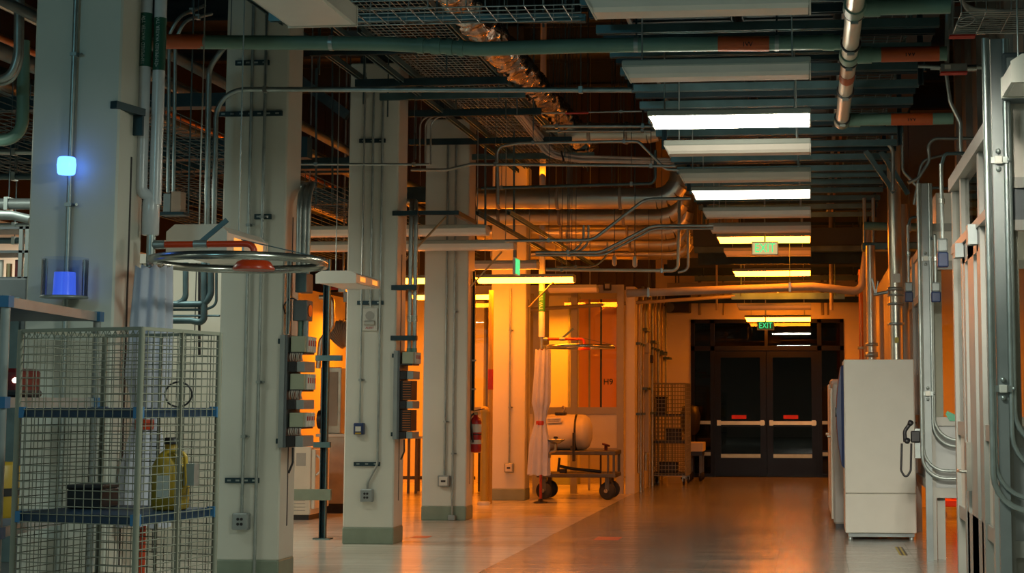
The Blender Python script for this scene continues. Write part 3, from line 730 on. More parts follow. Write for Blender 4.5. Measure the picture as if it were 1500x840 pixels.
# silver ducts with elbows turning up
dk = [(18.6, 195, 795, 948, .12, 'duct'), (20.6, 291, 700, 962, .135, 'duct'), (22.3, 317, 700, 968, .125, 'duct'), (24.0, 339, 700, 975, .125, 'duct'), (25.4, 357, 700, 980, .12, 'duct'), (26.6, 372, 720, 985, .10, 'duct')]
for k, (Y, py, a, b, r, m) in enumerate(dk):
    t = thing('round_duct', '%s silver round duct with upturned elbow, counted from the top' % ORD[k], 'duct', P((a+b)/2, py, Y), 'silver round ducts')
    p0, p1 = P(a, py, Y), P(b, py, Y)
    part(MB().cyl(p0, p1, r, 20), 'duct_pipe', m, t)
    pts = []
    N = 4; R = .30
    last = p1
    for j in range(1, N+1):
        an = (PI/2)*j/N*.95
        nx = p1+Vector((R*math.sin(an), .0, R*(1-math.cos(an))))
        part(MB().cyl(last-(nx-last)*.05, nx+(nx-last)*.05, r*.99+.002*(j % 2), 18), 'elbow_gore', m, t); last = nx
    part(MB().cyl(last, last+Vector((.02, .25, 1.5)), r*.98, 18), 'riser', m, t)
    for s in (.12, .45, .8): part(MB().lathe([(r, -.02), (r+.012, -.02), (r+.012, .02), (r, .02)], p0.lerp(p1, s), (1, 0, 0), 20), 'band', 'duct_insul', t)
    for s in (.1, .75): q = p0.lerp(p1, s); part(MB().tube([q+Vector((0, 0, r)), (q.x, q.y, CEIL-.5)], .007, seg=6), 'hanger_rod', 'galv_dark', t)
# dark plenum boxes / service beams that fill the left bay ceiling
t = thing('service_box', 'dark blue box above the speaker column', 'box', P(543, 75, 15.8))
part(MB().box(P(503, 75, 15.7), (P(583, 43, 15.7).x, 15.9, P(583, 43, 15.7).z)), 'body', 'panel_grey', t)
for a_ in (510, 576): q = P(a_, 43, 15.8); part(MB().tube([q, (q.x, q.y, CEIL)], .008, seg=6), 'hanger_rod', 'galv_dark', t)
for k, (Y, z, xa, xb, hh) in enumerate(((13.8, 4.0, -9.4, -4.9, .12), (15.2, 3.75, -9.4, -4.8, .2), (17.0, 3.9, -9.4, -4.75, .12), (18.7, 4.1, -9.4, -4.8, .12), (20.8, 4.0, -9.4, -4.9, .2), (22.6, 4.3, -9.4, -4.7, .15), (24.6, 4.1, -9.4, -3.0, .15))):
    solo(MB().box((xa, Y, z), (xb, Y+.16, z+hh)), 'service_beam', 'strut_dark', '%s dark service beam in the left bay from the camera' % ORD[k], 'beam', 'service beams of the left bay')
for k, (X, z, r, m) in enumerate(((-5.3, 4.3, .05, 'galv_dark'), (-5.6, 4.2, .04, 'galv_dark'), (-5.9, 4.35, .06, 'duct'), (-6.3, 4.25, .03, 'copper'), (-6.6, 4.3, .09, 'galv_dark'), (-7.1, 4.2, .05, 'duct'), (-7.5, 4.4, .12, 'galv_dark'))):
    solo(MB().cyl((X, 9.5, z), (X, 26.5, z), r, 10), 'service_pipe', m, '%s pipe running back over the service beams, from the columns' % ORD[k], 'pipe', 'service pipes of the left bay')
for k, X in enumerate((-5.2, -6.2, -7.2)):
    basket(X-.3, X+.3, 11, 24, 3.55, .10, '%s wire tray behind the columns, counted from the corridor' % ORD[k], m='galv_dark', px=.1, py=.16)

# ================================================================== LOOSE CONDUITS IN FRONT OF THE BAY
def conduit(pts, r, label, m='galv', R=None, grp=None, hang=True):
    Q = [P(*p) for p in pts]
    mb = MB().tube(Q, r, R if R else r*6)
    # hang it from the deck where the longest level run allows
    seg = max(zip(Q[:-1], Q[1:]), key=lambda s: (s[1]-s[0]).xy.length)
    if not hang or (seg[1]-seg[0]).xy.length < .15: return solo(mb, 'conduit', m, label, 'conduit', grp)
    t = thing('conduit', label, 'conduit', mb.base(), grp)
    part(mb, 'tube', m, t)
    for u in ((.12, .88) if (seg[1]-seg[0]).length > 1.2 else (.5,)):
        q = seg[0].lerp(seg[1], u)
        part(MB().cb(q, (.03, 2*r+.012, 2*r+.012)), 'clamp', 'galv', t)
        top = 4.62 if (-1.38 < q.x < 1.1 and q.y < 23.5) else 4.5 if (-1.24 < q.x < 1.04 and q.y > 24.3) else CEIL
        part(MB().tube([q+Vector((0, 0, r)), Vector((q.x, q.y, top))], .004, seg=5), 'hanger_rod', 'galv_dark', t)
    return t
conduit([(303, 340, 12.2), (306, 100, 12.2), (330, 66, 12.2), (345, 60, 12.6)], .022, 'thick grey conduit rising left of the second column and hooking right', R=.2)
conduit([(313, 345, 12.2), (317, 131, 12.25), (925, 132, 12.3)], .02, 'grey conduit rising, then crossing level in front of three columns', R=.22)
conduit([(246, 282, 11.9), (248, 50, 11.9), (262, 24, 11.9), (300, 8, 12.2)], .014, 'left one of the thin pair of risers beside the white pipes', R=.15)
conduit([(254, 282, 11.9), (257, 58, 11.9), (270, 30, 11.9), (310, 20, 12.2)], .014, 'right one of the thin pair of risers beside the white pipes', R=.15)
conduit([(440, 240.5, 15.5), (629, 241, 15.5)], .012, 'thin conduit level in front of the speaker column', 'galv')
for k, (xs, ys) in enumerate(((615, 239), (623, 240), (631, 241))):
    conduit([(xs, ys, 16.8), (xs, 171+k, 16.8), (690, 168, 16.8), (940, 163, 16.8)] if k == 0 else [(xs, ys, 16.8-.04*k), (xs, 170+k, 16.8-.04*k), (655+k*8, 169, 16.8-.04*k)], .009, '%s of three thin bent conduits right of the speaker column' % ORD[k], 'galv', R=.12)
conduit([(602, 249, 17.2), (655, 249, 17.2), (690, 240.5, 17.2), (990, 243.5, 17.2)], .016, 'offset conduit crossing the fourth column and running to the fixtures')
conduit([(730, 300, 17.6), (728, 215, 17.6), (760, 210, 17.6), (935, 207, 17.6), (975, 248, 17.6), (1000, 250, 17.6)], .016, 'bent conduit stepping down to the third unlit fixture')
solo(MB().cyl(P(828, 166, 16.79), P(862, 165.4, 16.79), .012, 8), 'conduit_label', 'label_red', 'red label band on the thin conduit left of the lit fixture', 'label')
conduit([(795, 185, 17.4), (962, 185, 17.4)], .018, 'level conduit left of the nearer lit fixtures')
conduit([(800, 192, 17.8), (960, 192, 17.8)], .014, 'thin level conduit just under another, left of the unlit fixture')
conduit([(705, 276, 18.2), (955, 269, 18.2), (960, 262, 18.2), (960, 220, 18.2)], .018, 'dark conduit passing over the biggest silver duct and turning up', 'galv_dark')
conduit([(740, 353, 18.0), (868, 352, 18.0), (945, 292, 18.0), (1012, 291, 18.0)], .018, 'conduit sloping up to the farther lit white fixture', R=.25)
conduit([(785, 370, 18.5), (880, 370, 18.5), (955, 331, 18.5), (1045, 331, 18.5)], .018, 'upper of two parallel conduits sloping up to the orange fixtures', R=.3)
conduit([(785, 374, 18.6), (884, 374, 18.6), (958, 335, 18.6), (1045, 335, 18.6)], .014, 'lower of two parallel conduits sloping up to the orange fixtures', R=.3)
conduit([(855, 330, 19.0), (855, 352, 19.0), (842, 368, 19.0), (820, 372, 19.0)], .014, 'left of two short hooked conduits over the sloping pair', R=.15)
conduit([(862, 330, 19.0), (862, 356, 19.0), (850, 368, 19.0), (825, 374, 19.0)], .014, 'right of two short hooked conduits over the sloping pair', R=.15)
conduit([(890, 355, 19.6), (890, 375, 19.6), (872, 391, 19.6), (815, 391, 19.6)], .012, 'thin conduit curling down above the lit amber fixture', 'brass', R=.2)
conduit([(800, 395, 20.0), (993, 397, 20.0), (995, 325, 20.0), (995, 290, 20.2)], .022, 'pale pipe run turning up with a dark green collar', 'pipe_pale', R=.08)
conduit([(993, 399, 20.2), (1008, 396, 20.2), (1008, 328, 20.2)], .018, 'short pipe turning up beside the pale pipe run', 'galv', R=.08)
conduit([(740, 456, 24.6), (1190, 427, 27.0)], .03, 'long pipe crossing behind the amber fixtures', 'duct_insul')
conduit([(918, 430, 21.5), (1190, 420, 21.5), (1262, 428, 21.5), (1268, 380, 21.5), (1275, 335, 21.5)], .055, 'thick pipe crossing behind the nearer exit sign and rising right', 'duct_insul', R=.12)
conduit([(1010, 508, 27), (1205, 508, 27), (1208, 480, 27), (1215, 390, 27)], .012, 'thin brown line low in front of the black doors', 'duct_insul') if False else None
conduit([(1265, 331, 19.5), (1400, 335, 19.5)], .05, 'green pipe crossing behind the steel riser at right', 'green_pipe')
for k, (a, ya, yb, Y) in enumerate(((611, 60, 130, 15.6), (560, 40, 80, 14.6), (668, 90, 160, 16.2), (741, 60, 175, 16.5), (796, 0, 40, 11.5), (828, 0, 24, 10.5))):
    solo(MB().tube([P(a, yb, Y), P(a, yb, Y)+Vector((0, 0, 2.2 if Y > 12 else .9))], .009, seg=6), 'hanger_rod', 'galv_dark', '%s loose threaded rod hanging left of the corridor fixtures' % ORD[k], 'rod', 'loose threaded rods')
for k, (a, y0, y1, Y) in enumerate(((463, 100, 300, 16.5), (487, 60, 300, 17.0), (711, 215, 330, 17.8), (753, 190, 340, 18.4))):
    solo(MB().tube([P(a, y1, Y), P(a, y0, Y)], .012, seg=8), 'drop_rod', 'galv_dark', '%s thin vertical drop between the columns, from the left' % ORD[k], 'rod', 'thin vertical drops')
# diagonal roof braces seen behind the columns
for k, (a, b) in enumerate((((440, 118, 19.5), (510, 170, 19.5)), ((690, 115, 21), (700, 190, 21)))):
    solo(MB().channel(P(*a), P(*b), .10, .12), 'roof_brace', 'galv_dark', '%s diagonal brace behind the columns from the left' % ORD[k], 'brace')
# drop light pulls
for k, (a, y0, y1, Y) in enumerate(((930, 318, 378, 20.2), (900, 300, 376, 21.0))):
    t = thing('light_pull', 'hanging cord with white handle, %s of two before the dark pipes' % ('right' if k == 0 else 'left'), 'cord', P(a, y1+14, Y))
    part(MB().tube([P(a, y1, Y), Vector((P(a, y1, Y).x, Y, CEIL))], .006, seg=6), 'cord', 'galv_dark', t); part(MB().lathe([(.012, 0), (.03, .02), (.03, .10), (.012, .14)], P(a, y1+14, Y), seg=10), 'handle', 'plate_white', t)
# pipes seen left of the foreground column
conduit([(27, -30, 11.2), (26, 85, 11.2), (14, 115, 11.2), (-330, 132, 11.2)], .030, 'thick curved conduit at the top left corner', R=.35)
conduit([(33, -30, 11.35), (31, 90, 11.35), (18, 122, 11.35), (-330, 140, 11.35)], .018, 'thinner curved conduit nested outside the thick one, top left', R=.35)
conduit([(35, 60, 11.6), (33, 205, 11.6), (-330, 212, 11.6)], .045, 'dark green pipe turning left behind the foreground column', 'green_pipe', R=.15)
conduit([(-330, 299, 12.2), (60, 299, 12.2)], .045, 'white level pipe left of the foreground column', 'box_grey')
conduit([(-330, 305, 11.4), (20, 316, 11.4), (45, 322, 11.4)], .035, 'short sloping white pipe at the left edge', 'box_grey')
for k, y in enumerate((222, 258, 330, 352)):
    conduit([(-330, y, 12.8+.2*k), (70, y+1, 12.8+.2*k)], .022+.006*(k % 2), '%s level grey line left of the foreground column, from the top' % ORD[k], 'galv_dark' if k % 2 else 'galv')

# ================================================================== CONDUITS AND BOXES ON THE COLUMNS
def on_col(i): return CW[i]
def run_on_column(i, px, y_top, y_bot, r, label, clamps=(), box=None, ztop=None, offset=.03, jog=None):
    """vertical conduit on the camera side of column i, placed from its picture x at mid height"""
    x0, x1, Y, _ = CW[i]; y = Y-offset
    x = XX(px, y, 420)
    z1 = ZZ(y_top, y, px) if ztop is None else ztop; z0 = ZZ(y_bot, y, px) if y_bot is not None else .02
    t = thing('column_conduit', label, 'conduit', (x, y, z0))
    if jog: pts = [(x, y, z1), (x, y, ZZ(jog[0], y, px)), (XX(jog[2], y, jog[1]), y, ZZ(jog[1], y, px)), (XX(jog[2], y, jog[1]), y, z0)]
    else: pts = [(x, y, z1), (x, y, z0)]
    part(MB().tube(pts, r, .12), 'tube', 'galv', t)
    for c in clamps:
        z = ZZ(c, y, px); part(MB().cb((x, y+.005, z), (r*2+.008, offset*2-.012, .022)), 'strap', 'galv', t); part(MB().cyl((x+r+.008, y+.02, z), (x+r+.03, y, z), .009, 8), 'strap_bolt', 'galv', t)
    if box:
        w_, h_, m_, kind = box; xb = pts[-1][0]
        b = part(MB().bbox((xb-w_/2, Y-.075, z0-h_), (xb+w_/2, Y, z0), .008), 'outlet_box', m_, t)
        if kind == 'outlet':
            for dz in (.35, .65):
                for dx in (-.22, .22): part(MB().cyl((xb+dx*w_*.5, Y-.079, z0-h_*dz), (xb+dx*w_*.5, Y-.074, z0-h_*dz), .012, 8), 'socket', 'black', b)
        if kind == 'plate':
            part(MB().bbox((xb-w_*.36, Y-.082, z0-h_*.9), (xb+w_*.36, Y-.074, z0-h_*.1), .004), 'cover_plate', 'plate_white', b); part(MB().box((xb-w_*.2, Y-.085, z0-h_*.6), (xb+w_*.2, Y-.081, z0-h_*.42)), 'socket', 'black', b)
        if kind == 'blue':
            part(MB().box((xb-w_*.28, Y-.08, z0-h_*.72), (xb+w_*.28, Y-.074, z0-h_*.3)), 'label_plate', 'plate_white', b); part(MB().box((xb-w_*.3, Y-.08, z0-h_*.95), (xb+w_*.3, Y-.074, z0-h_*.82)), 'label_strip', 'yellow', b)
    return t
def col_strut(i, a, b, py, label, proud=.0):
    x0, x1, Y, _ = CW[i]; z = ZZ(py, Y, a)
    t = thing('strut_bracket', label, 'bracket', ((XX(a, Y, py)+XX(b, Y, py))/2, Y-.012, z-.02), 'strut brackets on the columns')
    part(MB().channel((XX(a, Y, py), Y-.0125, z), (XX(b, Y, py), Y-.0125, z), .041, .025, up=(0, -1, 0), open_dir=1) if False else MB().box((XX(a, Y, py), Y-.025, z-.02), (XX(b, Y, py), Y, z+.02)), 'channel', 'strut_dark', t)
    n_ = max(2, int((b-a)/12))
    for k in range(n_):
        xx = XX(a+(b-a)*(k+.5)/n_, Y, py); part(MB().cb((xx, Y-.026, z), (.03, .003, .013)), 'slot', 'galv', t)
    return t
run_on_column(0, 97, -30, None, .016, 'steel conduit up the left foreground column, by the blue ghost lights', clamps=(80, 300), ztop=4.8)
run_on_column(1, 362, -30, 752, .013, 'left conduit on the second column, ending in a grey outlet box', clamps=(330, 640), ztop=4.8, box=(.13, .13, 'box_grey', 'outlet'))
run_on_column(1, 382, -30, None, .013, 'right conduit on the second column, reaching the floor', clamps=(318, 560), ztop=4.8)
run_on_column(2, 530, 440, 620, .010, 'left conduit on the speaker column, ending in the blue box', clamps=(557,), ztop=ZZ(205, 16, 530)+.7, box=(.10, .115, 'box_navy', 'blue'))
run_on_column(2, 543, 100, 449, .012, 'middle conduit on the speaker column, ending above the speaker', ztop=4.6)
run_on_column(2, 557, 118, 717, .012, 'right conduit on the speaker column, jogging left to an outlet box', ztop=4.5, box=(.125, .125, 'box_grey', 'outlet'), jog=(681, 708, 538))
run_on_column(3, 654, 200, 697, .013, 'left conduit on the fourth column, with a switch box low down', clamps=(618,), ztop=4.6, box=(.14, .13, 'box_grey', 'plate'))
run_on_column(3, 666, 200, 755, .013, 'right conduit on the fourth column, reaching a floor box', clamps=(457, 665), ztop=4.6, box=(.09, .06, 'box_grey', ''))
run_on_column(4, 748, 415, 679, .013, 'conduit on the glowing amber column with a low switch box', clamps=(484, 597), ztop=3.05, box=(.13, .13, 'box_grey', 'plate'))
col_strut(1, 346, 395, 93, 'short strut bracket near the top of the second column')
col_strut(1, 322, 414, 168, 'wide strut bracket across the upper second column')
col_strut(1, 374, 398, 318, 'small strut bracket above the shower head on the second column')
col_strut(1, 331, 380, 704, 'strut bracket low on the second column')
col_strut(2, 527, 565, 207, 'strut bracket high on the speaker column')
col_strut(2, 524, 562, 444, 'strut bracket just above the alert speaker')
col_strut(2, 519, 557, 680, 'strut bracket low on the speaker column')
# bracket at the right of the foreground column
x0, x1, Y, Yb = CW[0]
t = thing('strut_bracket', 'dark strut bracket near the white pipes on the foreground column', 'bracket', (x1+.05, Y+.1, ZZ(158, Y, 185)), 'strut brackets on the columns')
part(MB().bar((x1-.03, Y-.02, ZZ(154, Y, 175)), (x1+.05, Y+.22, ZZ(156, Y, 190)), .05, .045), 'channel', 'strut_dark', t); part(MB().box((x1+.0, Y+.20, ZZ(190, Y, 195)), (x1+.06, Y+.225, ZZ(152, Y, 195))), 'channel', 'strut_dark', t)
# alert speaker
x0, x1, Y, Yb = CW[2]
t = thing('alert_speaker', 'beige wall speaker panel reading ALERT on the third column', 'speaker', P(543, 485, Y))
a, b = XX(532, Y, 465), XX(554, Y, 465); za, zb = ZZ(485, Y, 543), ZZ(452, Y, 543)
part(MB().bbox((a, Y-.03, za), (b, Y, zb), .006), 'panel', 'plate_white', t)
part(MB().cyl(((a+b)/2, Y-.034, zb-.075), ((a+b)/2, Y-.028, zb-.075), .045, 20), 'grille', 'frame_beige', t)
part(MB().bbox((a+.02, Y-.055, za+.055), (b-.02, Y-.028, za+.10), .01), 'strobe_lens', 'steel', t)
text_part('ALERT', 'lettering', 'label_red', t, ((a+b)/2, Y-.032, za+.028), .030, (1, 0, 0), (0, 0, 1))
# control panels on the corridor side of columns two and three
def control_panel(i, rows, ztop, zbot, label, depth=.18):
    x0, x1, Y, Yb = CW[i]
    t = thing('control_panel', label, 'control panel', (x1+.06, Y+.15, zbot))
    part(MB().box((x1+.035, Y-.05, zbot), (x1+.055, Y+.30, ztop)), 'back_plate', 'panel_grey', t)
    part(MB().box((x1-.005, Y-.055, zbot), (x1+.035, Y-.035, ztop)), 'mount_rail', 'alu', t)
    for z in (ztop-.05, zbot+.05): part(MB().box((x1-.03, Y-.03, z-.02), (x1+.04, Y+.1, z+.02)), 'standoff', 'strut_dark', t)
    for (kind, za, zb) in rows:
        if kind == 'module':
            m = part(MB().bbox((x1+.075, Y-.03, za), (x1+.19, Y+.02, zb), .004), 'module', 'module_green', t)
            for k in range(4):
                yy = Y+.024+k*.058; s_ = part(MB().bbox((x1+.065, yy, za), (x1+.20, yy+.05, zb), .004), 'card', 'module_white', t)
                part(MB().box((x1+.20, yy+.012, za+.05), (x1+.203, yy+.036, zb-.03)), 'card_slot', 'label_red', s_)
            part(MB().box((x1+.055, Y-.025, za-.015), (x1+.18, Y+.26, za)), 'module_base', 'black', t)
        if kind == 'trunk':
            part(MB().bbox((x1+.05, Y-.04, za), (x1+.125, Y+.25, zb), .004), 'trunking', 'black', t); part(MB().bbox((x1+.125, Y-.03, za), (x1+.19, Y+.25, zb), .004), 'trunking_cover', 'box_grey', t)
        if kind == 'wires':
            wb = MB()
            for k in range(9):
                xx = x1+.075+.012*k; wb.tube([(xx, Y-.02+.01*(k % 2), za), (xx+.008*math.sin(k*2), Y-.045, (za+zb)/2), (xx, Y-.02, zb)], .004, .02, seg=5)
            stuff(part(wb, 'loose_wires', 'cable_white' if k % 2 else 'cable_white', t))
        if kind == 'slots':
            part(MB().box((x1+.055, Y-.02, za), (x1+.17, Y+.22, zb)), 'slotted_trunk', 'black', t)
            nn = int((zb-za)/.022)
            for k in range(nn):
                z = za+(zb-za)*(k+.3)/nn; part(MB().box((x1+.085, Y-.024, z), (x1+.165, Y-.019, z+.009)), 'slat', 'copper', t)
    part(MB().tube([(x1+.10, Y+.0, zbot), (x1+.105, Y-.01, zbot-.12), (x1+.07, Y, zbot-.2)], .009, .05, seg=8), 'cable', 'black', t)
    return t
Y = CW[1][2]; z_ = lambda p: ZZ(p, Y, 440)
control_panel(1, [('module', z_(516), z_(493)), ('wires', z_(529), z_(517)), ('trunk', z_(545), z_(530)), ('module', z_(571), z_(548)), ('wires', z_(585), z_(572)), ('trunk', z_(600), z_(586)), ('module', z_(626), z_(605)), ('wires', z_(638), z_(627)), ('trunk', z_(655), z_(639))], z_(491), z_(656), 'open electrical control panel with green modules on the second column')
Y = CW[2][2]; z2 = lambda p: ZZ(p, Y, 600)
control_panel(2, [('module', z2(533), z2(516)), ('trunk', z2(556), z2(544)), ('slots', z2(587), z2(558)), ('trunk', z2(599), z2(588)), ('slots', z2(632), z2(601)), ('trunk', z2(643), z2(633))], z2(514), z2(644), 'open electrical panel with slotted trunking on the speaker column')
# boxes and conduits feeding the first panel
x0, x1, Y, Yb = CW[1]
t = thing('junction_box', 'dark junction box with orange window above the control panel', 'box', (x1+.1, Y+.1, z_(471)))
part(MB().bbox((x1+.075, Y, z_(470)), (x1+.19, Y+.16, z_(440)), .006), 'box_body', 'panel_grey', t); part(MB().cyl((x1+.19, Y+.08, z_(455)), (x1+.196, Y+.08, z_(455)), .05, 14), 'round_port', 'copper', t)
part(MB().tube([(x1+.10, Y+.02, z_(440)), (x1+.06, Y-.02, z_(436)), (x1-.0, Y-.01, z_(448)), (x1+.01, Y+.02, z_(460))], .006, .05, seg=6), 'loose_cable', 'black', t)
solo(MB().bbox((x1+.085, Y+.02, z_(428)), (x1+.175, Y+.2, z_(400)), .005), 'pull_box', 'galv_dark', 'grey pull box over the junction box by the curtain ring', 'box')
for k, (dx, top) in enumerate(((.095, 262), (.125, 258), (.15, 254))):
    pts = [(x1+dx, Y+.06+.03*k, z_(400)), (x1+dx, Y+.06+.03*k, z_(285)), (x1+dx-.09, Y+.46+.03*k, z_(262-k*3)), (x1-.3, Y+.9+.03*k, z_(258-k*3)), (x1-.8, Y+1.6, z_(250))]
    solo(MB().tube(pts, .022, .18), 'feeder_conduit', 'galv', '%s curved feeder conduit over the first control panel from the left' % ORD[k], 'conduit', 'feeders of the first control panel')
for k in range(2):
    solo(MB().cyl((x1+.125+.045*k, Y+.05, z_(493)), (x1+.125+.045*k, Y+.05, z_(470)), .022, 12), 'conduit_nipple', 'box_grey' if k else 'green_pipe', '%s short conduit coupling into the top of the first control panel' % ('left' if k == 0 else 'right'), 'conduit')
solo(MB().channel((x1+.045, Y-.01, z_(490)), (x1+.045, Y-.01, z_(380)), .03, .03), 'wall_strut', 'galv', 'upright strut on the edge of the second column above its panel', 'strut')
# feeders of the second panel
x0, x1, Y, Yb = CW[2]
for k in range(2):
    pts = [(x1+.12+.05*k, Y+.08, z2(516)), (x1+.12+.05*k, Y+.08, z2(310)), (x1+.03+.04*k, Y+.46, z2(286)), (x1-.3, Y+1.1, z2(276))]
    t = thing('feeder_conduit', '%s of the twin feeder conduits on the speaker column' % ('left' if k == 0 else 'right'), 'conduit', (x1+.12+.05*k, Y+.08, z2(516)))
    part(MB().tube(pts, .023, .22), 'tube', 'galv', t)
    for p_ in (462, 510): part(MB().cyl((x1+.12+.05*k, Y+.08, z2(p_+9)), (x1+.12+.05*k, Y+.08, z2(p_)), .028, 12), 'coupling', 'ring_steel' if p_ < 500 else 'green_pipe', t)
for k, py in enumerate((421, 495, 312)):
    t = thing('strut_bracket', '%s strut arm holding the twin feeders of the speaker column' % ['middle', 'lowest', 'uppermost'][k], 'bracket', (x1+.1, Y+.05, z2(py+4)), 'strut brackets on the columns')
    part(MB().box((x1-.05, Y-.02, z2(py+4)), (x1+.21, Y+.045, z2(py-3))), 'channel', 'strut_dark', t); part(MB().box((x1+.10, Y+.045, z2(py+3)), (x1+.20, Y+.055, z2(py-2))), 'clamp', 'galv', t)
solo(MB().channel(P(606, 312, 16.2), P(672, 312, 16.3), .05, .04), 'strut_beam', 'strut_dark', 'level strut arm joining the speaker column to the fourth column', 'strut')
solo(MB().bar(P(668, 312, 16.6), P(694, 326, 17.6), .05, .05), 'strut_beam', 'strut_dark', 'short strut turning back from the level arm', 'strut')
# braces of the fixtures
for k, (a, b, Y) in enumerate((((653, 318), (592, 383), 16.5), ((735, 369), (690, 420), 19.2), ((813, 411), (775, 450), 22.36))):
    solo(MB().tube([P(a[0], a[1], Y), P(b[0], b[1], Y+(.2 if k < 3 else .0))], .011, seg=6), 'brace_wire', 'brass', 'thin diagonal brace, %s' % ['from the level strut arm to the speaker column', 'below the unlit fixtures at the fourth column', 'below the lit amber fixture', 'dark strut over the small box fixture', 'wire left of the small box fixture'][k], 'brace', 'fixture braces')
# rails running back along the left fixture row
for k, dx in enumerate((0, .35)):
    solo(MB().channel(P(699, 318, 17.6)+Vector((dx, 0, .05)), Vector((P(699, 318, 17.6).x+dx, 25.2, P(699, 318, 17.6).z+.05)), .045, .045), 'rail', 'strut', '%s rail carrying the left row of fixtures' % ('left' if k == 0 else 'right'), 'strut', 'rails of the left fixture row')
# green running sign edge-on under the fixture
t = thing('exit_sign', 'small green lit sign seen edge-on under the left fixtures', 'sign', P(754, 402, 19.0))
q = P(751, 402, 19.0); part(MB().box(q, q+Vector((.03, .30, .20))), 'sign_body', 'fixture_white', t); part(MB().box(q+Vector((.03, .01, .01)), q+Vector((.034, .29, .19))), 'lit_face', 'exit_green', t); part(MB().box(q+Vector((-.0, .02, .20)), q+Vector((.03, .10, .29))), 'bracket', 'box_grey', t)

# ================================================================== BLUE GHOST LIGHTS BUILT AS BEACONS ON THE FOREGROUND COLUMN
x0, x1, Y, Yb = CW[0]
t = thing('blue_ghost_lamp', 'bright blue ghost light built as a lamp on the foreground column conduit', 'lamp', P(97, 256, Y-.08))  # see-through blue overlay, given a made-up fixed lamp body
q = P(97, 256, Y-.09); s = Y/F_PX
part(MB().lathe([(.045, 0), (.052, .01), (.056, .06), (.052, .095), (.045, .105)], q, seg=20), 'lens', 'ghost_bright', t)
part(MB().box((q.x-.02, Y-.06, q.z+.03), (q.x+.02, Y, q.z+.07)), 'bracket', 'galv', t)
t = thing('blue_ghost_lamp', 'blue ghost light built as a lamp in a wide clear dome on the foreground column', 'lamp', P(94, 434, Y-.14))  # lower blue overlay, made solid with an invented lamp and bracket
q = P(94, 434, Y-.14)
part(MB().lathe([(.068, 0), (.064, .03), (.062, .10), (.06, .14)], q, seg=24), 'lamp_core', 'ghost_blue', t)
d = MB().lathe([(.132, .0), (.132, .225)], q, seg=28); d.f = d.f[:-2]; d.sm = d.sm[:-2]
part(d, 'clear_dome', 'glass_dome', t)
part(MB().lathe([(.136, -.012), (.136, 0), (.0, 0)], q, seg=24), 'dome_base', 'box_grey', t)
part(MB().box((q.x-.02, Y-.06, q.z-.012), (q.x+.02, Y, q.z)), 'bracket', 'galv', t)

# ================================================================== TEMPERED WATER PIPES AND EMERGENCY SHOWERS
YS = 9.73
def vtext(txt, parent, x, y, z, size, m):
    text_part(txt, 'lettering', m, parent, (x, y, z), size, (0, 0, 1), (-1, 0, 0))
xp0, xp1 = XX(212, YS, 200), XX(230, YS, 200)
t = thing('water_pipe', 'left white insulated water pipe with green label, ending in a bulge', 'pipe', (xp0, YS, ZZ(295, YS, 210)))
zt_, zb_ = CEIL, ZZ(290, YS, 210)
part(MB().tube([(xp0, YS-.03, CEIL), (xp0, YS-.03, ZZ(282, YS, 210)), (xp1+.0, YS, ZZ(292, YS, 220))], .0365, .05, seg=16), 'pipe', 'white_pvc', t)
part(MB().cyl((xp0, YS-.03, ZZ(100, YS, 210)), (xp0, YS-.03, ZZ(22, YS, 210)), .0392, 16), 'pipe_label', 'label_green', t)
vtext('TEMPERED WATER TW', t, xp0+.002, YS-.0705, ZZ(62, YS, 210), .030, 'label_pale'); text_part('>', 'arrow', 'label_pale', t, (xp0, YS-.0705, ZZ(30, YS, 210)), .05, (0, 0, 1), (-1, 0, 0))
t = thing('water_pipe', 'right white insulated water pipe with green label, feeding the red shower', 'pipe', (xp1, YS, ZZ(345, YS, 220)))
part(MB().cyl((xp1, YS, CEIL), (xp1, YS, ZZ(300, YS, 220)), .038, 16), 'pipe', 'white_pvc', t)
part(MB().lathe([(.045, 0), (.052, .004), (.052, .20), (.045, .23)], (xp1-.025, YS, ZZ(345, YS, 220)), seg=18), 'insulation_sleeve', 'white_pvc', t)
part(MB().cyl((xp1, YS, ZZ(104, YS, 228)), (xp1, YS, ZZ(27, YS, 228)), .0392, 16), 'pipe_label', 'label_green', t)
vtext('TEMPERED WATER TW', t, xp1+.002, YS-.0405, ZZ(62, YS, 228), .030, 'label_pale'); text_part('<', 'arrow', 'label_pale', t, (xp1, YS-.0405, ZZ(97, YS, 228)), .05, (0, 0, 1), (-1, 0, 0))
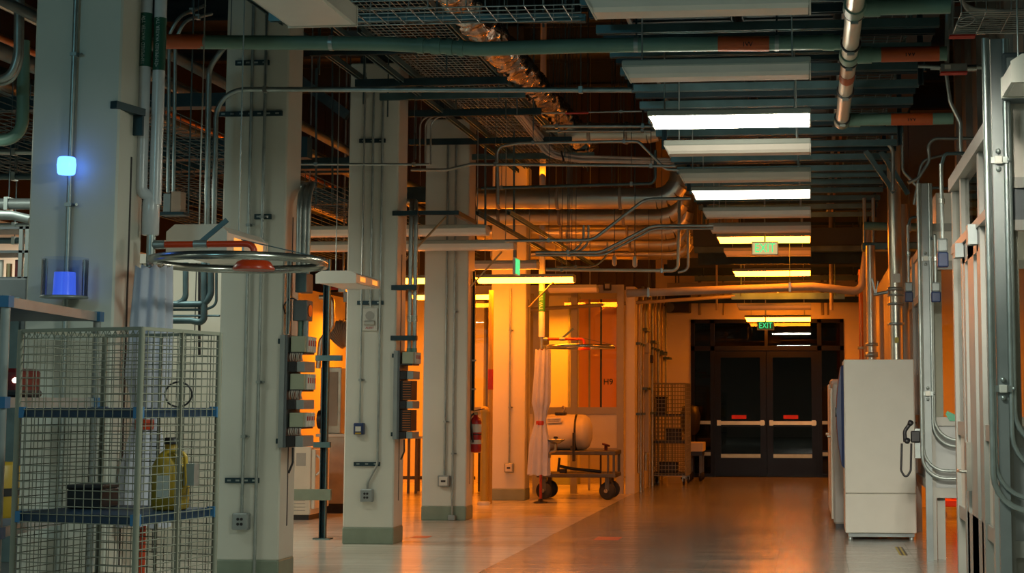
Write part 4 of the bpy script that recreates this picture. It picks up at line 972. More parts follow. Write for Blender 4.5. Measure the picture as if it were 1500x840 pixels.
def shower(xs, Y, zarm, reach, zring, rc, ringR, label, cur, curz, zcb, tie=None, headR=.125, pr=.020, stand_mat='red_paint'):
    """stand pipe, arm with brace, bell head, flat ring with its curtain gathered at the stand"""
    t = thing('emergency_shower', label, 'shower', (xs, Y, 0))
    part(MB().cyl((xs, Y, .0), (xs, Y, zarm-.14), pr, 12), 'stand_pipe', stand_mat, t)
    part(MB().lathe([(.10, 0), (.10, .015), (.04, .03), (.03, .06)], (xs, Y, 0), seg=18), 'floor_flange', 'black', t)
    part(MB().cyl((xs, Y, zarm-.14), (xs, Y, zarm+.06), pr*1.35, 12), 'tee', 'galv', t)
    part(MB().tube([(xs, Y, zarm), (xs+reach, Y, zarm), (xs+reach, Y, zarm-.12)], pr, .05, seg=12), 'arm', 'red_paint', t)
    part(MB().cyl((xs+.02, Y, zarm), (xs+.09, Y, zarm), pr*1.35, 12), 'collar', 'galv', t)
    part(MB().cyl((xs+reach*.42, Y, zarm), (xs+reach*.55, Y, zarm), pr*1.3, 12), 'union', 'galv', t)
    part(MB().bar((xs+reach*.46, Y, zarm), (xs+reach*.46+.17, Y+.02, zarm+.15), .012, .03), 'brace', 'galv_dark', t)
    part(MB().lathe([(headR*.98, 0), (headR, .012), (headR*.8, .05), (headR*.35, .075), (headR*.2, .10)], (xs+reach, Y, zring-.022), seg=28), 'bell_head', 'red_paint', t)
    cx = xs+rc; N = 64
    r = MB()
    vs = []
    for k in range(N):
        a = 2*PI*k/N
        for (rr, zz) in ((ringR, zring), (ringR, zring+.05), (ringR-.004, zring+.05), (ringR-.004, zring)): vs.append((cx+rr*math.cos(a), Y+rr*math.sin(a), zz))
    fs = [(k*4+j, k*4+(j+1) % 4, ((k+1) % N)*4+(j+1) % 4, ((k+1) % N)*4+j) for k in range(N) for j in range(4)]
    r.add(vs, fs, True); part(r, 'curtain_ring', 'ring_steel', t)
    for sx in (-.02, .04): part(MB().bar((xs+reach+sx-.05, Y, zarm+.01), (xs+reach+sx-.05, Y, zring+.04), .012, .01), 'ring_strap', 'galv', t)
    part(MB().bar((xs+reach-.08, Y, zarm+.025), (cx+ringR, Y, zring+.045), .02, .006), 'ring_stay', 'galv_dark', t)
    part(MB().bar((xs+.02, Y-.03, zring+.03), (cx-ringR+.01, Y, zring+.03), .02, .03), 'ring_bracket', 'galv', t)
    # gathered curtain
    c = MB(); (cx0, cw_top, cx1, cw_bot) = cur
    rows = 26; NS = 72; vs = []
    for j in range(rows+1):
        v = j/rows; z = curz+(zcb-curz)*v
        ccx = cx0+(cx1-cx0)*v; wd = cw_top+(cw_bot-cw_top)*v
        if tie:
            d = abs(z-tie)/.28; pin = .58+.42*min(1, d*d) if z > tie else .58+.42*min(1, d); wd *= pin
        for k in range(NS):
            a = 2*PI*k/NS; ru = 1+.16*math.sin(a*9+v*1.5)+.06*math.sin(a*5+v*6)
            vs.append((ccx+wd/2*ru*math.cos(a), Y-.06+wd*.33*ru*math.sin(a), z+(.01*math.sin(a*9) if j in (0, rows) else 0)))
    fs = [(j*NS+k, j*NS+(k+1) % NS, (j+1)*NS+(k+1) % NS, (j+1)*NS+k) for j in range(rows) for k in range(NS)]
    c.add(vs, fs, True); cu = part(c, 'curtain', 'curtain', t)
    if tie: 
        part(MB().lathe([(cw_top*.34, -.03), (cw_top*.36, 0), (cw_top*.34, .03)], (cx0+(cx1-cx0)*(curz-tie)/(curz-zcb), Y-.06, tie), seg=20), 'tie_band', 'red_paint', cu)
    for k in range(5): part(MB().lathe([(.008, -.002), (.012, 0), (.008, .002)], (cx0-cw_top*.3+k*cw_top*.15, Y-.08, curz+.012), (1, 0, 0), 10), 'curtain_hook', 'galv', t)
    return t
Ysh = 9.60
zarm = ZZ(358, Ysh, 300); xs = XX(220, Ysh, 400)
sh = shower(xs, Ysh, zarm, XX(372, Ysh, 380)-xs, ZZ(391, Ysh, 350), XX(350, Ysh, 390)-xs, .53, 'red-armed emergency shower with white curtain by the foreground column',
       (XX(230, Ysh, 400), .20, XX(216, Ysh, 740), .30), ZZ(393, Ysh, 230), ZZ(770, Ysh, 215), tie=ZZ(622, Ysh, 200))
Y2 = 22.9; xs2 = XX(793, Y2, 560)
zar = ZZ(497, Y2, 830); zri = ZZ(511, Y2, 840)
shower(xs2, Y2, zar, XX(856, Y2, 500)-xs2, zri, XX(850, Y2, 505)-xs2, .49, 'far emergency shower with gathered curtain by the glowing amber column',
       (XX(796, Y2, 560), .185, XX(790, Y2, 690), .30), ZZ(513, Y2, 793), ZZ(696, Y2, 790), tie=ZZ(620, Y2, 790), headR=.09)
t = thing('water_pipe', 'yellow-lit white riser with green label above the far shower', 'pipe', (xs2, Y2, ZZ(495, Y2, 792)))
part(MB().cyl((xs2, Y2, ZZ(494, Y2, 792)), (xs2, Y2, CEIL), .045, 16), 'pipe', 'white_pvc', t); part(MB().cyl((xs2, Y2, ZZ(457, Y2, 792)), (xs2, Y2, ZZ(427, Y2, 792)), .047, 16), 'pipe_label', 'exit_label', t) if 'exit_label' in MATS else None
mat('label_bright', (.02, .16, .05), .5, var=.05)
part(MB().cyl((xs2, Y2, ZZ(457, Y2, 792)), (xs2, Y2, ZZ(427, Y2, 792)), .047, 16), 'pipe_label', 'label_bright', t)
text_part('TW TW', 'lettering', 'label_pale', t, (xs2, Y2-.048, ZZ(442, Y2, 792)), .07, (0, 0, 1), (-1, 0, 0))
# eye wash bowl on its arm
t = thing('eye_wash', 'steel eye wash bowl with black cap at the far shower', 'eye wash', P(812, 660, Y2))
q = P(814, 648, Y2-.05)
part(MB().lathe([(.025, -.03), (.06, -.02), (.13, .03), (.135, .036), (.12, .03), (.05, -.01), (.0, -.012)], q, seg=24), 'bowl', 'ring_steel', t)
part(MB().tube([q-Vector((0, 0, .02)), q-Vector((0, 0, .12)), q-Vector((.09, 0, .14)), q-Vector((.09, 0, .22))], .025, .04), 'drain', 'brass', t)
part(MB().lathe([(.03, 0), (.035, .02), (.01, .03)], q+Vector((0, 0, .05)), seg=12), 'cap', 'black', t); part(MB().cyl(q, q+Vector((0, 0, .06)), .012, 8), 'nozzle', 'galv', t)
part(MB().tube([(xs2, Y2, q.z-.13), q-Vector((.03, 0, .12))], .018), 'arm', 'red_paint', t)
# joint plumbing label band at the stand
part(MB().cyl((xs2, Y2, .12), (xs2, Y2, .3), .03, 12), 'valve', 'galv', sh) if False else None

# ================================================================== LEFT FOREGROUND: CAGE CART
ZC = 1.4+112/F_PX*7.0
A = Vector((XX(208, 7.0, 480), 7.0, 0)); B = Vector((XX(31, 7.2, 480), 7.2, 0)); Cc = Vector((XX(322, 7.61, 487), 7.61, 0)); Dd = B+Cc-A
UX = Vector((0, 0, 1))
def cage(name, A, B, C_, D_, zt, z0, label, shelves, contents_m='cage_wire', nw=13, nd=11, dz=.052, r=.0028, shelf_m='shelf_blue'):
    t = thing(name, label, 'cart', (A+B+C_+D_)/4)
    for p in (A, B, C_, D_): part(MB().cyl(p+UX*z0, p+UX*(zt+.005), .014, 10), 'corner_post', contents_m, t)
    sides = [('front', A, B, nw), ('side', A, C_, nd), ('back', C_, D_, nw), ('far_side', B, D_, nd)]
    for (nm, p, q, n_) in sides:
        m = MB(); z = z0+.03
        while z < zt: m.wire(p+UX*z, q+UX*z, r); z += dz
        for k in range(1, n_*1): m.wire(p.lerp(q, k/n_)+UX*z0, p.lerp(q, k/n_)+UX*zt, r)
        stuff(part(m, 'wire_panel', contents_m, t))
        part(MB().bar(p+UX*zt, q+UX*zt, .012, .016), 'top_rail', contents_m, t); part(MB().bar(p+UX*z0, q+UX*z0, .012, .016), 'bottom_rail', contents_m, t)
        part(MB().bar(p.lerp(q, .5)+UX*z0, p.lerp(q, .5)+UX*zt, .014, .014), 'middle_post', contents_m, t) if nm in ('side', 'back') else None
    # zig-zag truss wire below the top rim
    z = MB(); n_ = nw*3
    for k in range(n_):
        a_ = A.lerp(B, k/n_)+UX*(zt-(.008 if k % 2 else .035)); b_ = A.lerp(B, (k+1)/n_)+UX*(zt-(.035 if k % 2 else .008)); z.wire(a_, b_, .0025)
    stuff(part(z, 'truss_wire', contents_m, t))
    for zz in shelves:
        e = .02
        a_, b_, c_, d_ = [((A+B+C_+D_)/4).lerp(p, .965) for p in (A, B, C_, D_)]
        m = MB().prism([a_+UX*(zz-.042), b_+UX*(zz-.042), d_+UX*(zz-.042), c_+UX*(zz-.042)], (0, 0, .042))
        s_ = part(m, 'shelf', shelf_m, t)
        for p in (a_, b_, c_, d_): part(MB().cb(p+UX*(zz-.02), (.036, .036, .05)), 'shelf_clip', 'clip_blue' if shelf_m == 'shelf_blue' else 'black', s_)
    for p in (A, B, C_, D_):
        c_ = ((A+B+C_+D_)/4).lerp(p, .9)
        w = part(MB().lathe([(.02, -.016), (.058, -.016), (.062, -.008), (.062, .008), (.058, .016), (.02, .016)], c_+UX*.062, (1, .2, 0), 16), 'caster', 'rubber', t)
        part(MB().box(c_+Vector((-.028, -.03, .06)), c_+Vector((.028, .03, z0+.01))), 'caster_fork', 'galv', w)
    # latch
    m_ = (A+C_)/2 
    part(MB().cb(A.lerp(C_, .62)+Vector((.02, -.01, zt*.62)), (.05, .06, .10)), 'latch', 'galv', t)
    return t
cage('cage_cart', A, B, Cc, Dd, ZC, .15, 'beige wire cage cart with blue shelves in the left foreground', [1.375, .905, .42], nw=14, nd=13, dz=.036, r=.0023)
def rel(u, v, z): return A+(B-A)*u+(Cc-A)*v+UX*z
# yellow jug, coil and boxes inside the cage
t = thing('yellow_jug', 'yellow jug standing on the lower blue shelf of the cage cart', 'jug', rel(.14, .62, .905))
q = rel(.14, .62, .907)
part(MB().lathe([(.07, 0), (.085, .01), (.085, .20), (.06, .25), (.03, .275), (.03, .30)], q, seg=20), 'body', 'yellow', t); part(MB().lathe([(.034, 0), (.034, .03), (.0, .032)], q+UX*.30, seg=14), 'cap', 'black', t)
part(MB().tube([q+Vector((.02, -.05, .27)), q+Vector((.09, -.06, .26)), q+Vector((.10, -.06, .12)), q+Vector((.075, -.05, .08))], .01, .03), 'handle', 'yellow', t); part(MB().box(q+Vector((-.03, -.088, .06)), q+Vector((.03, -.083, .16))), 'paper_label', 'plate_white', t)
hc = rel(.05, .55, 1.437); solo(MB().sweep([hc+Vector((.057*math.cos(2*PI*k/28), .018*math.cos(2*PI*k/28), .057*math.sin(2*PI*k/28))) for k in range(29)], .0045, 6, False), 'cable_hoop', 'black', 'thin black cable hoop standing on the upper shelf of the cage cart', 'cable')
for k, (u, v, dx, dz, m, z, lb) in enumerate(((.78, .6, .17, .09, 'black', .907, 'small black parts tray on the lower shelf of the cage cart'), (.5, .5, .34, .16, 'panel_grey', .422, 'grey box low in the cage cart'))):
    q = rel(u, v, z); t = thing('equipment_case', lb, 'box', q); part(MB().bbox(q-Vector((dx/2, .10, 0)), q+Vector((dx/2, .10, dz)), .008), 'body', m, t); part(MB().bbox(q+Vector((-dx/2-.004, -.104, dz)), q+Vector((dx/2+.004, .104, dz+.02)), .006), 'lid', m, t)

# aluminium shelf rack at far left
t = thing('shelf_rack', 'aluminium shelf rack with blue corner clips at the left edge', 'shelf', (-4.2, 8.2, 0))
n0 = P(9, 436, 7.55); zt_ = n0.z; n1 = Vector((P(143, 456, 8.95).x, 8.95, zt_)); wv = Vector((-.62, -.06, 0))
cr = [n0, n1, n1+wv, n0+wv]
for p in cr: part(MB().cyl((p.x, p.y, 0), (p.x, p.y, zt_+.01), .022, 12), 'post', 'alu', t)
for zz in (zt_, 1.42, .8, .2):
    s_ = part(MB().prism([Vector((p.x, p.y, zz-.045)) for p in cr], (0, 0, .008)), 'shelf_deck', 'shelf_blue', t)
    for p, q in zip(cr, cr[1:]+cr[:1]): part(MB().bar(Vector((p.x, p.y, zz-.02)), Vector((q.x, q.y, zz-.02)), .012, .05), 'edge_beam', 'alu', s_)
    for p in cr: part(MB().cb((p.x, p.y, zz-.02), (.055, .055, .055)), 'corner_clip', 'clip_blue', s_)
q = Vector((n0.x-.12, 8.05, 1.42))
t = thing('tool_case', 'dark red tool case with a bright indicator on the left rack', 'case', q)
part(MB().bbox(q+Vector((-.14, -.2, 0)), q+Vector((.05, .05, .15)), .02), 'body', 'dark_red', t); part(MB().bbox(q+Vector((-.145, -.205, .0)), q+Vector((.055, .055, .05)), .02), 'base', 'black', t); part(MB().lathe([(.014, 0), (.012, .008), (.0, .012)], q+Vector((.03, -.2, .09)), (0, -1, 0), 10), 'indicator', 'indicator', t)
q = Vector((n0.x-.30, 8.1, .815))
t = thing('yellow_can', 'yellow can with black stripe low on the left rack', 'can', q)
part(MB().lathe([(.11, 0), (.115, .01), (.115, .26), (.10, .28), (.0, .28)], q, seg=22), 'body', 'yellow', t); part(MB().lathe([(.117, .11), (.117, .15)], q, seg=22), 'stripe', 'black', t)

# ================================================================== BETWEEN COLUMNS TWO AND THREE
# white refrigerator
YR = 17.6; a, b = XX(405, YR, 700), XX(455, YR, 700); z1 = ZZ(655, YR, 440)
Y = ZZ  # short-hand not used below
yr = 1.4*F_PX/(764-590)
a, b = XX(404, yr, 700), XX(455, yr, 700)
t = thing('refrigerator', 'white under-counter refrigerator with a looped door handle between columns', 'appliance', ((a+b)/2, yr+.3, 0))
zt_ = ZZ(655, yr, 440)
part(MB().bbox((a, yr, .06), (b, yr+.62, zt_), .01), 'body', 'appliance', t); part(MB().box((a+.02, yr+.02, 0), (b-.02, yr+.6, .06)), 'plinth', 'black', t)
d = part(MB().bbox((b, yr+.02, .13), (b+.05, yr+.60, zt_-.03), .008), 'door', 'appliance', t)
part(MB().tube([(b+.05, yr+.06, zt_-.10), (b+.10, yr+.06, zt_-.14), (b+.10, yr+.06, zt_-.30), (b+.05, yr+.06, zt_-.34)], .014, .05), 'handle', 'plate_white', d)
n_ = MB(); 
part(MB().box((XX(434, yr, 670), yr-.003, ZZ(683, yr, 440)), (XX(448, yr, 670), yr, ZZ(664, yr, 440))), 'notice', 'frame_beige', t)
for k in range(5): part(MB().box((a+.1, yr-.003, .11+.04*k), (b-.06, yr, .118+.04*k)), 'printed_line', 'frame_beige', t)
# green-grey shelf beam in front of it and slotted upright
yq = 1.4*F_PX/(792-590)
t = thing('slotted_upright', 'slotted steel upright on a foot plate beside the control panel', 'post', P(472, 793, yq))
q = P(471.5, 790, yq); q.z = 0
hh = ZZ(380, yq, 475)
part(MB().box(q+Vector((-.035, 0, .0)), q+Vector((-.025, .06, hh))), 'channel_web', 'strut_dark', t)
part(MB().box(q+Vector((-.025, .05, .0)), q+Vector((.03, .06, hh))), 'channel_back', 'strut_dark', t); part(MB().box(q+Vector((.02, 0, .0)), q+Vector((.03, .06, hh))), 'channel_web', 'strut', t)
sl = MB(); z = .06
while z < hh-.05: sl.box(q+Vector((-.012, .046, z)), q+Vector((.010, .051, z+.03))); z += .055
stuff(part(sl, 'slots', 'groove', t))
part(MB().box(q+Vector((-.09, -.03, 0)), q+Vector((.09, .1, .012))), 'foot_plate', 'strut', t)
for k, (py, pa, pb) in enumerate(((525, 464, 502), (652, 461, 485), (725, 430, 486))):
    part(MB().box((XX(pa, yq, py), q.y-.05, ZZ(py+(4 if k < 2 else 8), yq, 470)), (XX(pb, yq, py), q.y, ZZ(py-(4 if k < 2 else 8), yq, 470))), 'arm' if k < 2 else 'rail', 'strut' if k < 2 else 'base_green', t)
# steel bench with orange-lit top behind
yb = 20.5
t = thing('lab_bench', 'grey steel lab bench half hidden by the speaker column', 'bench', (XX(490, yb, 700), yb+.4, 0))
ba, bb_ = XX(462, yb, 650), XX(512, yb, 650); zb_ = ZZ(636, yb, 480)
part(MB().bbox((ba, yb, zb_-.04), (bb_, yb+.8, zb_), .006), 'worktop', 'plate_white', t); part(MB().box((ba+.04, yb+.03, .12), (bb_-.02, yb+.75, zb_-.04)), 'cabinet_body', 'steel', t); part(MB().box((ba+.06, yb+.06, 0), (bb_-.04, yb+.7, .12)), 'plinth', 'black', t)
t = thing('instrument', 'tall dark steel instrument standing on the lab bench', 'instrument', (XX(485, yb, 560), yb+.3, zb_))
part(MB().bbox((XX(466, yb, 560), yb+.1, zb_), (XX(497, yb, 560), yb+.6, ZZ(538, yb, 480)), .01), 'body', 'steel', t); part(MB().box((XX(468, yb, 560), yb+.09, zb_+.1), (XX(492, yb, 560), yb+.1, ZZ(545, yb, 480))), 'front_panel', 'duct_insul', t)
part(MB().cyl((XX(466, yb, 600), yb+.05, zb_+.18), (XX(472, yb, 600), yb+.05, zb_+.18), .12, 16), 'dark_wheel', 'black', t)
# flexible dark hose from above onto it
path = [P(470+k*.9, 535-k*2.6+6*math.sin(k*.25), 21.5) for k in range(0, 28)]; path = []; rr = []
for k in range(60):
    u = k/59; path.append(P(489+34*u, 497-10*math.sin(u*PI), 21.6)+Vector((0, 0, 0))); rr.append(.16+(.025 if k % 4 < 2 else 0))
t = thing('ribbed_hose', 'thick brown ribbed hose behind the speaker column', 'hose', P(506, 505, 21.6))
part(MB().sweep(path, rr, 16), 'hose', 'duct_insul', t); q = path[30]; part(MB().tube([q, (q.x, q.y, CEIL)], .01, seg=6), 'hanger_rod', 'galv_dark', t)
# red-handled valve and box near the top of the gap
t = thing('gas_valve', 'small grey valve block with red tag left of the speaker column', 'valve', P(500, 440, 20.5))
q = P(495, 428, 20.5); part(MB().bbox(q, q+Vector((.10, .1, .09)), .005), 'body', 'galv', t); part(MB().cyl(q+Vector((-.14, .05, .05)), q+Vector((.0, .05, .05)), .018, 10), 'tag', 'label_red', t); part(MB().bbox(q+Vector((.07, 0, -.13)), q+Vector((.18, .1, 0)), .005), 'actuator', 'box_grey', t); part(MB().tube([q+Vector((.05, .05, .09)), Vector((q.x+.05, q.y+.05, CEIL))], .012), 'supply_line', 'galv', t)
solo(MB().tube([P(468, 436, 21), P(487, 436, 21), P(487, 478, 21), P(470, 500, 21), P(466, 540, 21)], .035, .1), 'bent_pipe', 'duct', 'bent pipe in the orange gap beside the control panel', 'pipe')
# bench legs in the orange gap behind the speaker column
t = thing('work_table', 'long table with thin legs in the orange room past the speaker column', 'table', P(600, 715, 25))
ya_ = 25.0; part(MB().box((XX(560, ya_, 640), ya_, ZZ(640, ya_, 600)-.03), (XX(690, ya_, 640), ya_+.8, ZZ(640, ya_, 600))), 'tabletop', 'steel', t)
for px in (562, 597, 608, 625, 660, 688):
    for dy in (.05, .72): part(MB().box((XX(px, ya_, 690)-.018, ya_+dy, 0), (XX(px, ya_, 690)+.018, ya_+dy+.036, ZZ(640, ya_, 600)-.03)), 'leg', 'cart_steel', t)
part(MB().box((XX(562, ya_, 690), ya_+.4, .2), (XX(688, ya_, 690), ya_+.44, .25)), 'stretcher', 'cart_steel', t)

# ================================================================== WHITE WALL BETWEEN COLUMNS ONE AND TWO
yw = 14.0
def wtube(pts, r, label, m='galv_dark', R=.12): 
    Q = [P(*p) for p in pts]; t = thing('wall_conduit', label, 'conduit', Q[-1], 'bent conduits before the white wall')
    part(MB().tube(Q, r, R), 'tube', m, t); return t
wtube([(272, 385, yw), (272, 440, yw), (255, 447, yw), (225, 447, yw)], .026, 'dark conduit bending left, first behind the shower curtain')
wtube([(299, 385, yw), (299, 474, yw), (280, 470, yw), (230, 470, yw)], .03, 'dark conduit bending left, lowest behind the shower curtain')
wtube([(309, 385, yw), (309, 432, yw), (300, 446, yw), (225, 446, yw)], .03, 'dark conduit bending left, farthest right behind the shower curtain')
wtube([(317, 400, yw), (317, 448, yw), (300, 454, yw), (230, 454, yw)], .012, 'thin conduit bending left below the dark ones')
wtube([(230, 463, yw), (322, 463, yw)], .010, 'thin level conduit behind the shower curtain')
wtube([(292, 390, yw+.1), (292, 520, yw+.1)], .012, 'thin black upright behind the bent conduits', 'black')
t = thing('wall_panel', 'pale utility panel wall behind the first and second columns', 'panel', (XX(275, 15, 500), 15.0, 0))
part(MB().box((XX(190, 15, 500), 15.0, 0), (XX(330, 15, 500), 15.08, ZZ(378, 15, 270))), 'panel', 'wall_paint', t)
part(MB().box((XX(190, 15, 500), 14.97, ZZ(386, 15, 270)), (XX(330, 15, 500), 15.1, ZZ(372, 15, 270))), 'cap_rail', 'fixture_white', t)
for px in (232, 285): part(MB().box((XX(px, 15, 500)-.004, 14.995, 0), (XX(px, 15, 500)+.004, 15.0, ZZ(386, 15, 270))), 'joint_strip', 'groove', t)
# wooden box on a tray near the white pipes
t = thing('tray_box', 'small pinkish box standing above the shower arm', 'box', P(258, 312, 11.6))
q = P(250, 311, 11.6); part(MB().bbox(q, q+Vector((.075, .1, .155)), .004), 'body', 'wood_box', t); part(MB().bbox(q+Vector((-.06, 0, 0)), q+Vector((-.004, .1, .14)), .004), 'side_box', 'box_grey', t); part(MB().box(q+Vector((-.09, -.01, -.02)), q+Vector((.10, .12, 0))), 'shelf_plate', 'strut_dark', t); part(MB().tube([q+Vector((.09, .11, 0)), Vector((q.x+.09, q.y+.11, CEIL))], .006, seg=6), 'hanger_rod', 'galv_dark', t)
solo(MB().bar(P(235, 313, 11.0), P(398, 352, 13.2), .16, .03), 'sloping_rail', 'fixture_white', 'pale rail running back over the shower arm', 'rail') if False else None

# ================================================================== FIRE EXTINGUISHER, YELLOW PIPES
x0, x1, Yc, Yb = CW[3]
ye = Yc+.30; q = P(696.5, 663, ye)
t = thing('fire_extinguisher', 'red fire extinguisher hung beside the fourth column', 'fire extinguisher', q)
s = ye/F_PX
part(MB().lathe([(.055, 0), (.068, .012), (.07, .05), (.07, .36), (.062, .40), (.03, .43), (.026, .455)], q, seg=22), 'cylinder', 'ext_red', t)
part(MB().box(q+Vector((-.015, -.03, .455)), q+Vector((.03, .03, .49))), 'valve', 'brass', t); part(MB().bar(q+Vector((-.03, 0, .50)), q+Vector((.11, -.02, .525)), .02, .012), 'lever', 'black', t)
part(MB().tube([q+Vector((-.02, -.02, .47)), q+Vector((-.06, -.06, .43)), q+Vector((-.03, -.08, .25)), q+Vector((-.015, -.08, .12))], .012, .05), 'hose', 'black', t)
part(MB().lathe([(.0712, .24), (.0712, .34)], q, seg=22), 'label', 'plate_white', t); part(MB().lathe([(.0712, .10), (.0712, .15)], q, seg=22), 'label', 'plate_white', t); part(MB().lathe([(.0714, .21), (.0714, .225)], q, seg=22), 'strap', 'black', t)
part(MB().box((x1, ye-.02, q.z+.2), (q.x, ye+.02, q.z+.24)), 'wall_hook', 'galv', t)
for k, (dx, zz, zt2) in enumerate(((0, 1.9, 3.0), (.02, 1.55, 2.4))):
    solo(MB().box((x1, Yc+.22, zz), (x1+.055, Yc+.26, zz+.02)), 'side_clip', 'galv', '%s clip on the corridor side of the fourth column' % ('upper' if k == 0 else 'lower'), 'clip')
solo(MB().channel((x1+.02, Yc+.24, 1.3), (x1+.02, Yc+.24, 3.0), .03, .03), 'wall_strut', 'strut_dark', 'upright strut on the corridor side of the fourth column', 'strut')
yv = 22.4
t = thing('yellow_pipe', 'thick yellow bollard pipe with a domed top before the glowing column', 'pipe', P(709, 728, yv))
q = P(709, 728, yv); q.z = 0
part(MB().cyl(q, (q.x, q.y, ZZ(605, yv, 709)), .055, 16), 'pipe', 'yellow_pipe', t); part(MB().lathe([(.06, 0), (.066, .02), (.055, .06), (.03, .085), (0, .09)], (q.x, q.y, ZZ(605, yv, 709)), seg=16), 'cap', 'yellow_pipe', t); part(MB().lathe([(.09, 0), (.09, .04), (.055, .05)], q, seg=16), 'foot', 'plate_white', t)
t = thing('yellow_pipe', 'slim yellow pipe with red label left of the glowing column', 'pipe', P(717, 728, yv+.2))
q = P(717, 728, yv+.2); q.z = 0
part(MB().cyl(q, (q.x, q.y, ZZ(424, yv, 717)), .035, 14), 'pipe', 'yellow_pipe', t); part(MB().cyl((q.x, q.y, ZZ(571, yv, 717)), (q.x, q.y, ZZ(541, yv, 717)), .037, 14), 'pipe_label', 'label_red', t)

# ================================================================== TANK CART AT THE FAR SHOWER
yk = 1.4*F_PX/(727-590)-1.0; yk = 23.6
t = thing('tank_cart', 'dark two-deck cart on big black wheels beside the far shower', 'cart', P(845, 727, yk))
xa, xb = XX(786, yk, 690), XX(902, yk, 690); zt_, zl = ZZ(661, yk, 850), ZZ(694, yk, 850)
for z, nm in ((zt_, 'top_deck'), (zl, 'lower_deck')): part(MB().bbox((xa, yk, z-.06), (xb, yk+.7, z), .008), nm, 'cart_steel', t)
for x in (xa+.02, xb-.05):
    for y in (yk+.02, yk+.65): part(MB().box((x, y, zl), (x+.035, y+.035, zt_-.05)), 'upright', 'cart_steel', t)
part(MB().box((xb-.13, yk+.02, zl), (xb-.10, yk+.05, zt_-.05)), 'upright', 'cart_steel', t)
for x in (xa+.10, xb-.13):
    for y in (yk+.08, yk+.6):
        wv_ = part(MB().lathe([(.03, -.035), (.10, -.035), (.125, -.02), (.13, 0), (.125, .02), (.10, .035), (.03, .035)], (x, y, .13), (.35, 1, 0), 22), 'wheel', 'rubber', t)
        part(MB().box((x-.03, y-.05, .13), (x+.03, y+.05, zl-.06)), 'fork', 'cart_steel', wv_); part(MB().cyl((x-.02, y-.05, .13), (x-.015, y-.038, .13), .03, 10), 'hub', 'steel', wv_)
# tank
q0_ = Vector((XX(792, yk+.35, 632), yk+.36, zt_+.26)); L = XX(868, yk+.35, 632)-q0_.x
t = thing('white_tank', 'pale round-ended tank with a black strap lying on the cart', 'tank', (q0_.x+L/2, yk+.36, zt_))
prof = [(.0, 0), (.12, .015), (.21, .05), (.255, .11), (.262, .16), (.262, L-.16), (.255, L-.11), (.21, L-.05), (.12, L-.015), (0, L)]
part(MB().lathe(prof, q0_, (1, 0, 0), 30), 'shell', 'tank', t)
part(MB().lathe([(.266, L-.245), (.266, L-.215)], q0_, (1, 0, 0), 30), 'strap', 'black', t); part(MB().box((q0_.x+L-.245, yk-.012, zt_-.15), (q0_.x+L-.215, yk+.1, zt_+.26)), 'strap_tail', 'black', t)
part(MB().bbox((q0_.x+.22, yk+.26, zt_+.515), (q0_.x+.38, yk+.42, zt_+.555), .01), 'hatch', 'black', t); part(MB().tube([(q0_.x+.33, yk+.34, zt_+.55), (q0_.x+.36, yk+.34, zt_+.60), (q0_.x+.32, yk+.34, zt_+.64)], .018, .03), 'valve', 'brass', t)
part(MB().box((q0_.x+.13, yk+.10, zt_+.40), (q0_.x+.34, yk+.13, zt_+.47)), 'notice', 'plate_white', t)
for xx in (.22, L-.3): part(MB().box((q0_.x+xx, yk+.18, zt_), (q0_.x+xx+.05, yk+.54, zt_+.06)), 'cradle', 'cart_steel', t)
text_part('NO CONFINED\nSPACE ENTRY', 'lettering', 'label_ink', t, (q0_.x+.235, yk+.098, zt_+.435), .026, (1, 0, 0), (0, 0, 1))
t = thing('red_valve', 'small red valve wheel at the right end of the cart top', 'valve', (xb-.18, yk+.3, zt_))
part(MB().cyl((xb-.18, yk+.3, zt_), (xb-.18, yk+.3, zt_+.07), .025, 10), 'stem', 'dark_red', t); part(MB().lathe([(.02, -.012), (.06, -.012), (.06, .012), (.02, .012)], (xb-.18, yk+.3, zt_+.08), (.3, 0, 1), 14), 'wheel', 'dark_red', t)
t = thing('tow_bar', 'black tow bar lying on the lower deck of the cart', 'bar', (XX(830, yk, 690), yk+.1, zl))
q = Vector((XX(816, yk, 690), yk+.1, zl)); part(MB().tube([q+Vector((0, 0, .02)), q+Vector((.02, 0, .22))], .018), 'upright', 'black', t); part(MB().tube([q+Vector((.02, 0, .10)), q+Vector((.2, .05, .06)), q+Vector((.62, .1, .02))], .022, .1), 'shaft', 'black', t); part(MB().bbox(q+Vector((.02, -.02, 0)), q+Vector((.12, .1, .06)), .01), 'foot', 'black', t)

# ================================================================== CONDUITS ALONG THE LEFT CORRIDOR WALL
xw = -2.68
spots = [(25.6, .025, 2.95), (25.9, .025, 3.0), (26.3, .018, 2.9), (26.7, .03, 2.9), (27.3, .018, 3.1), (27.8, .025, 3.0), (28.3, .018, 3.1), (28.9, .025, 3.1), (29.6, .018, 3.1), (30.4, .018, 3.05)]
for k, (y, r, zt2) in enumerate(spots):
    t = thing('wall_riser', '%s vertical riser on the left corridor wall from the glass room' % ORD[k], 'conduit', (xw, y, .0 if k % 3 else .3), 'risers of the left corridor wall')
    part(MB().tube([(xw, y, .0 if k % 3 else .3), (xw, y, zt2), (xw+.0, y+.3, zt2+.25)], r, .15), 'tube', 'galv' if k % 2 else 'brass', t)
    for z in (1.2, 2.3): part(MB().box((xw-.04, y-.05, z), (xw+.03, y+.05, z+.04)), 'strap', 'galv_dark', t)
for k, (y, z) in enumerate(((26.1, 2.55), (27.5, 2.4), (29.2, 2.25), (30.2, 2.2), (26.1, 1.6))):
    solo(MB().box((-2.72, y, z), (-2.60, y+.65, z+.04)), 'wall_strut', 'galv_dark', '%s level strut on the left corridor wall' % ORD[k], 'strut', 'wall struts of the left corridor')
